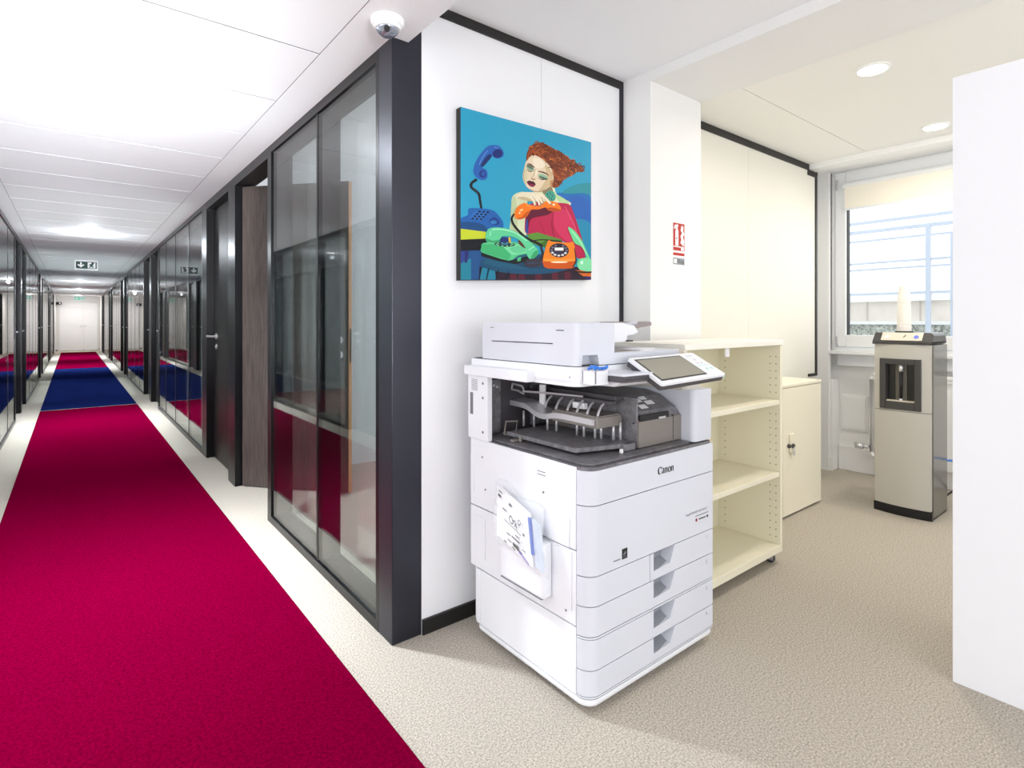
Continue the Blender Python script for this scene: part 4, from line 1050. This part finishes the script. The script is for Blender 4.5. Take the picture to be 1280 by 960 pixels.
# wall telephone handset and cord, left
poly([(206, 236), (240, 238), (262, 258), (267, 285), (246, 300), (222, 297), (208, 284), (190, 298), (172, 322), (165, 345), (182, 352), (190, 375), (184, 398), (162, 404), (136, 392), (121, 366), (126, 332), (142, 298), (168, 262), (188, 243)], '2a5fae')
poly([(196, 280), (210, 290), (176, 332), (166, 340), (156, 334), (172, 306)], '1c2f66'); ell(238, 276, 25, 21, '1d2c70', -.2); ell(166, 374, 17, 19, '20387f'); ell(169, 373, 9, 11, '2c58a6')
line([(190, 262), (165, 296), (150, 330)], 4, '5d8fd0'); line([(222, 246), (240, 250)], 4, '5d8fd0')
line([(138, 400), (112, 420), (114, 440), (146, 468), (153, 500), (160, 542)], [14, 13, 13, 13, 12, 11], '16171c'); line([(118, 425), (117, 438), (144, 466)], 3, '3a3c44')
# blue desk telephone
poly([(60, 588), (94, 572), (96, 548), (112, 538), (205, 545), (240, 570), (264, 606), (262, 634), (222, 640), (150, 632), (60, 622)], '1f5ea8', True, 3)
poly([(60, 606), (150, 610), (188, 636), (185, 655), (110, 645), (60, 636)], '17497f', True, 3); poly([(100, 585), (128, 552), (182, 560), (160, 598)], '2a6ab4', False)
for i in range(4):
    for j in range(3): ell(118 + j * 20 + i * 11, 588 - i * 11 + j * 1.5, 6.5, 4.2, '0f1a33')
poly([(196, 600), (222, 580), (248, 604), (236, 620), (210, 616)], '1a3f86'); ell(218, 606, 16, 9, '2f78bc')
# yellow surface, dark zones
poly([(60, 637), (182, 652), (184, 684), (60, 691)], 'c2cf2e', False); poly([(60, 690), (186, 684), (186, 742), (60, 746)], '0b0f1a', False)
poly([(60, 744), (186, 740), (186, 884), (60, 884)], '1d4f86', False); poly([(60, 800), (110, 780), (110, 884), (60, 884)], '1d7f95', False); poly([(80, 744), (100, 744), (92, 800), (78, 800)], '22266a', False); poly([(60, 744), (80, 744), (72, 800), (60, 804)], '2a3c86', False)
# table bottom and legs zone
poly([(150, 820), (690, 820), (690, 884), (150, 884)], '2b1a2c', False); poly([(160, 820), (225, 838), (230, 884), (150, 884)], '1f7f9c', False)
for x in (300, 340, 420, 500, 560): poly([(x, 845), (x + 26, 845), (x + 30, 884), (x - 2, 884)], '5a1c30', False)
poly([(610, 838), (690, 830), (690, 868), (650, 866)], 'd2691e', False); poly([(655, 864), (690, 868), (690, 884), (660, 884)], '2a1f5c', False)
# body: arm, neck and shoulder, top
poly([(306, 490), (330, 466), (372, 464), (380, 520), (372, 600), (372, 672), (300, 670), (299, 600), (304, 540)], 'cfd9b4'); poly([(306, 500), (322, 486), (332, 560), (330, 660), (302, 660), (300, 590)], 'b9c79c')
poly([(436, 440), (500, 420), (520, 470), (560, 495), (590, 520), (520, 545), (440, 520)], 'd8dcb8'); poly([(450, 450), (492, 428), (505, 480), (470, 480)], '8a7a5c'); poly([(510, 470), (556, 492), (582, 516), (545, 520)], 'b4d49a')
poly([(372, 570), (380, 530), (430, 508), (500, 512), (552, 514), (585, 524), (606, 572), (632, 650), (650, 720), (655, 790), (600, 760), (560, 700), (470, 688), (378, 662), (368, 620)], 'b81f4c', True, 3)
poly([(385, 560), (440, 530), (500, 545), (480, 570), (400, 590), (384, 640), (372, 620)], '5e1030'); poly([(508, 560), (560, 545), (590, 600), (612, 700), (560, 690), (516, 640)], 'cc2f5c'); line([(505, 560), (498, 620), (512, 690)], [3, 6, 3], '8c1238'); line([(440, 600), (470, 680)], [3, 5], '9c163e'); line([(560, 530), (600, 610), (630, 700)], [4, 8, 4], 'd8486c')
poly([(372, 600), (382, 590), (386, 660), (372, 656)], '2f3f8c', False)
poly([(466, 470), (486, 455), (508, 462), (516, 492), (500, 506), (476, 498)], '3d9c86')
for x, y in ((478, 470), (492, 466), (502, 478), (486, 484), (498, 494), (478, 490)): ell(x, y, 4, 5, '1d5c58', .5); ell(x + 3, y - 2, 2, 2, '86d0ba')
# face and hair
poly([(378, 306), (400, 282), (440, 286), (482, 318), (507, 372), (500, 420), (468, 448), (430, 464), (398, 452), (372, 428), (358, 392), (364, 350)], 'e2cfb2')
poly([(466, 330), (500, 372), (498, 416), (466, 446), (432, 460), (452, 430), (472, 390)], 'cbb48e'); poly([(372, 330), (364, 362), (362, 394), (372, 420), (380, 390), (376, 350)], 'd2c9a4'); poly([(408, 300), (440, 302), (466, 330), (440, 350), (414, 336)], 'ecdfc8')
ell(394, 346, 22, 12, '8aa68c', .62); ell(392, 340, 18, 6, '5c6a58', .62); ell(455, 388, 25, 12, '8fb89c', .38); ell(456, 394, 22, 5, '52604f', .38)
line([(376, 352), (390, 362), (404, 362)], [2, 4, 2], '33241e'); line([(432, 392), (452, 402), (476, 396)], [2, 4, 2], '33241e')
line([(380, 324), (396, 330), (414, 344)], [3, 7, 4], '5a3a28'); line([(432, 362), (460, 368), (484, 382)], [4, 7, 3], '5a3a28')
line([(420, 350), (412, 378), (402, 392)], [3, 5, 3], 'c6ae88'); line([(398, 394), (408, 400), (418, 400)], [4, 5, 4], '8a5c48'); line([(424, 356), (420, 380)], [3, 5], 'f6f2e6')
poly([(377, 413), (386, 407), (394, 406), (400, 410), (407, 409), (414, 415), (420, 424), (404, 423), (388, 419)], '4e0f2a'); poly([(377, 413), (388, 418), (404, 422), (420, 424), (414, 433), (404, 437), (392, 433), (383, 424)], '7a1a3e'); line([(378, 414), (390, 418), (404, 421), (419, 424)], [1.2, 2.2, 2.2, 1.2], '26060f'); line([(394, 428), (406, 431)], [2, 2.5], 'a03c5c')
poly([(372, 432), (392, 446), (430, 458), (466, 446), (440, 462), (400, 454)], 'b89c78'); line([(366, 352), (362, 392), (374, 426)], [3, 5, 3], 'bca884')
poly([(490, 410), (506, 402), (512, 420), (500, 438), (490, 436)], 'c09068'); line([(496, 414), (504, 416), (500, 430)], 2, '8a5a40')
hair = [(376, 312), (378, 274), (396, 242), (420, 226), (452, 226), (478, 236), (500, 252), (530, 262), (552, 276), (576, 296), (604, 314), (634, 336), (652, 358), (640, 366), (618, 366), (600, 380), (580, 388), (556, 402), (540, 426), (518, 440), (500, 436), (506, 404), (502, 366), (482, 330), (446, 298), (412, 284), (392, 292)]
poly(hair, '7c3a20')
random.seed(11)
def inside(p, pg):
    c = False
    for i in range(len(pg)):
        a, d = pg[i], pg[i - 1]
        if (a[1] > p[1]) != (d[1] > p[1]) and p[0] < (d[0] - a[0]) * (p[1] - a[1]) / (d[1] - a[1]) + a[0]: c = not c
    return c
n_ = 0
while n_ < 150:
    p = (random.uniform(376, 650), random.uniform(226, 440))
    if not inside(p, hair): continue
    n_ += 1; a = random.uniform(-.4, 1.2) + (p[0] - 376) / 400; r = random.uniform(7, 15)
    col = random.choice(['9c4a24', 'b4602c', '8c3e1e', '5c2614', '6c2e18', 'c87438', '4a1c10', 'a85428'])
    line([(p[0] - r * math.cos(a), p[1] - r * math.sin(a)), (p[0] + 5 * math.sin(a), p[1] - 5 * math.cos(a)), (p[0] + r * math.cos(a), p[1] + r * math.sin(a))], [2, random.uniform(3, 7), 2], col, 3)
for i in range(26):
    t = i / 25; x = 420 + t * 225; y = 228 + t * 118 + random.uniform(-8, 5)
    line([(x - 8, y + 8), (x, y - 6), (x + 9, y - 2), (x + 5, y + 7)], [2, 4, 4, 2], random.choice(['7c3a20', '5c2614', '9c4a24']), 3)
for p_ in ([(380, 306), (386, 278), (402, 254)], [(392, 292), (404, 264), (426, 244)], [(410, 286), (428, 262), (452, 252)], [(436, 292), (456, 270), (480, 268)]): line(p_, [2, 6, 3], 'a8522a')
# green cloth, table top
poly([(378, 664), (428, 655), (545, 690), (520, 720), (430, 720), (392, 700)], '5a8c34', False); poly([(430, 720), (470, 690), (545, 690), (520, 740)], '3c6a2a', False); line([(392, 700), (450, 690), (545, 700)], 5, '14181c')
ell(372, 806, 220, 50, '164c6c', .02, 40); ell(340, 796, 170, 34, '1a5674', .02, 36); ell(430, 800, 110, 30, '16405f', .0, 30)
for x in (160, 195, 240, 290): line([(x, 820 + (x - 150) * .16), (x - 12, 882)], 5, '0e1a2a')
# orange handset with hand
line([(316, 566), (304, 592), (322, 630), (372, 680), (430, 708), (452, 720)], [9, 10, 11, 12, 12, 12], '15151a')
poly([(318, 565), (330, 534), (364, 514), (396, 524), (436, 528), (462, 508), (490, 504), (522, 514), (539, 536), (532, 553), (486, 552), (468, 536), (432, 545), (396, 548), (376, 580), (342, 593), (322, 586)], 'f07818'); poly([(470, 540), (486, 552), (532, 553), (538, 546), (500, 536)], 'b84a10'); poly([(332, 585), (344, 593), (376, 580), (392, 552), (372, 560), (350, 582)], 'c8560f')
ell(350, 548, 10, 4, 'ffd29a', -.5); ell(342, 562, 5, 3, 'ffe6c4'); ell(506, 522, 6, 5, 'ffe6c4'); line([(370, 522), (400, 532)], 4, 'ff9c40')
poly([(322, 486), (352, 464), (400, 462), (436, 466), (462, 480), (450, 500), (420, 506), (384, 500), (350, 498)], 'e6dcc0'); poly([(330, 490), (362, 484), (400, 496), (420, 506), (380, 504)], 'c6b48c')
for f in ([(392, 480), (408, 500), (416, 526)], [(408, 476), (428, 498), (438, 526)], [(424, 474), (440, 494), (452, 518)], [(436, 472), (466, 492), (492, 520)]):
    line([(x + 3, y + 2) for x, y in f], [15, 14, 10], 'a88c68'); line(f, [14, 12, 8], 'ebe0c6')
for x, y in ((417, 527), (439, 527), (452, 519), (491, 520)): ell(x, y, 3, 4, '9c5a50')
# green telephone with handset
poly([(158, 748), (176, 758), (290, 792), (400, 764), (400, 788), (322, 808), (236, 792), (160, 770)], '0d1216', False)
poly([(158, 728), (168, 706), (250, 700), (332, 704), (372, 724), (398, 752), (336, 766), (290, 790), (180, 758), (156, 746)], '57c488', True, 3); poly([(160, 712), (250, 712), (300, 762), (290, 789), (180, 757), (156, 744)], '3fb070', False); poly([(262, 722), (340, 710), (392, 748), (304, 764)], '78d8a0', False); poly([(296, 732), (342, 720), (372, 744), (322, 754)], '62c890')
ell(270, 712, 50, 12, '16241f', .04)
for i in range(10): a = 2 * PI * i / 10; ell(270 + 38 * math.cos(a), 712 + 8.5 * math.sin(a), 6, 2.4, '7ccaa0')
ell(270, 711, 20, 5, '2c6f8e')
poly([(246, 690), (258, 676), (300, 680), (300, 704), (250, 704)], '1c2c6c', False); poly([(288, 678), (298, 678), (300, 704), (290, 704)], 'd8b82a', False); poly([(338, 690), (366, 716), (372, 734), (340, 712)], '5a2e22')
poly([(178, 684), (184, 650), (204, 634), (252, 632), (316, 648), (372, 684), (408, 714), (432, 744), (424, 768), (396, 784), (378, 766), (370, 730), (338, 690), (296, 674), (258, 674), (244, 692), (212, 702), (184, 698)], '5fcc94'); poly([(180, 684), (214, 694), (244, 690), (240, 700), (210, 704), (184, 698)], '3aa46a'); poly([(396, 784), (424, 768), (432, 744), (420, 742), (402, 760)], '3aa46a')
line([(210, 642), (252, 640), (318, 656), (376, 696)], [4, 5, 5, 4], 'a4ecc4'); line([(202, 650), (200, 672)], 3, 'b4f0d0'); line([(384, 740), (412, 722)], [3, 3], 'b4f0d0')
poly([(332, 776), (350, 772), (346, 792), (330, 794)], '4ab87e', False)
# curly cord
line([(444, 722), (452, 760), (440, 790), (404, 790), (374, 794), (378, 812), (420, 812), (446, 806)], [10, 12, 16, 17, 15, 15, 16, 10], '2a2430')
for i in range(9): line([(380 + i * 8, 784), (376 + i * 8, 818)], 2.2, '4c4454', 2)
# orange rotary telephone
poly([(458, 760), (470, 716), (482, 692), (500, 700), (580, 704), (594, 698), (606, 722), (610, 795), (590, 826), (520, 828), (470, 826), (453, 800)], 'f08220', True, 3); poly([(456, 790), (530, 798), (608, 790), (604, 812), (588, 828), (474, 827), (455, 806)], 'cc5410', True, 3); poly([(458, 782), (606, 784), (608, 792), (530, 799), (456, 792)], 'ff9a3a', False)
ell(532, 798, 40, 3.5, 'fff0d8', 0)
ell(531, 741, 47, 34, '221c30', .06); ell(531, 741, 47, 34, '221c30', .06)
for i in range(11):
    a = -1.0 + 2 * PI * i / 12; ell(531 + 36 * math.cos(a), 741 + 25 * math.sin(a), 7, 5, 'd8d4dc' if 2 < i < 8 else '6a6478')
ell(531, 741, 24, 16, '3c3450'); poly([(510, 728), (552, 728), (552, 742), (510, 742)], 'f4f2ee', False)
line([(604, 730), (612, 790), (596, 822)], [3, 6, 4], '1c1418')
# green handset, right
poly([(574, 630), (604, 646), (640, 694), (664, 746), (688, 800), (688, 836), (640, 838), (620, 818), (624, 784), (662, 772), (640, 726), (606, 706), (588, 670)], '6cd494', True, 4); poly([(624, 800), (650, 780), (688, 790), (688, 838), (640, 838), (620, 820)], '82dca4'); line([(590, 646), (632, 700), (664, 766)], [3, 6, 4], 'a8ecc0'); ell(640, 800, 6, 9, 'd8f8e4', .3)
line([(606, 842), (640, 846), (688, 846)], 7, '141418')
pb.build('print', PM, cv)
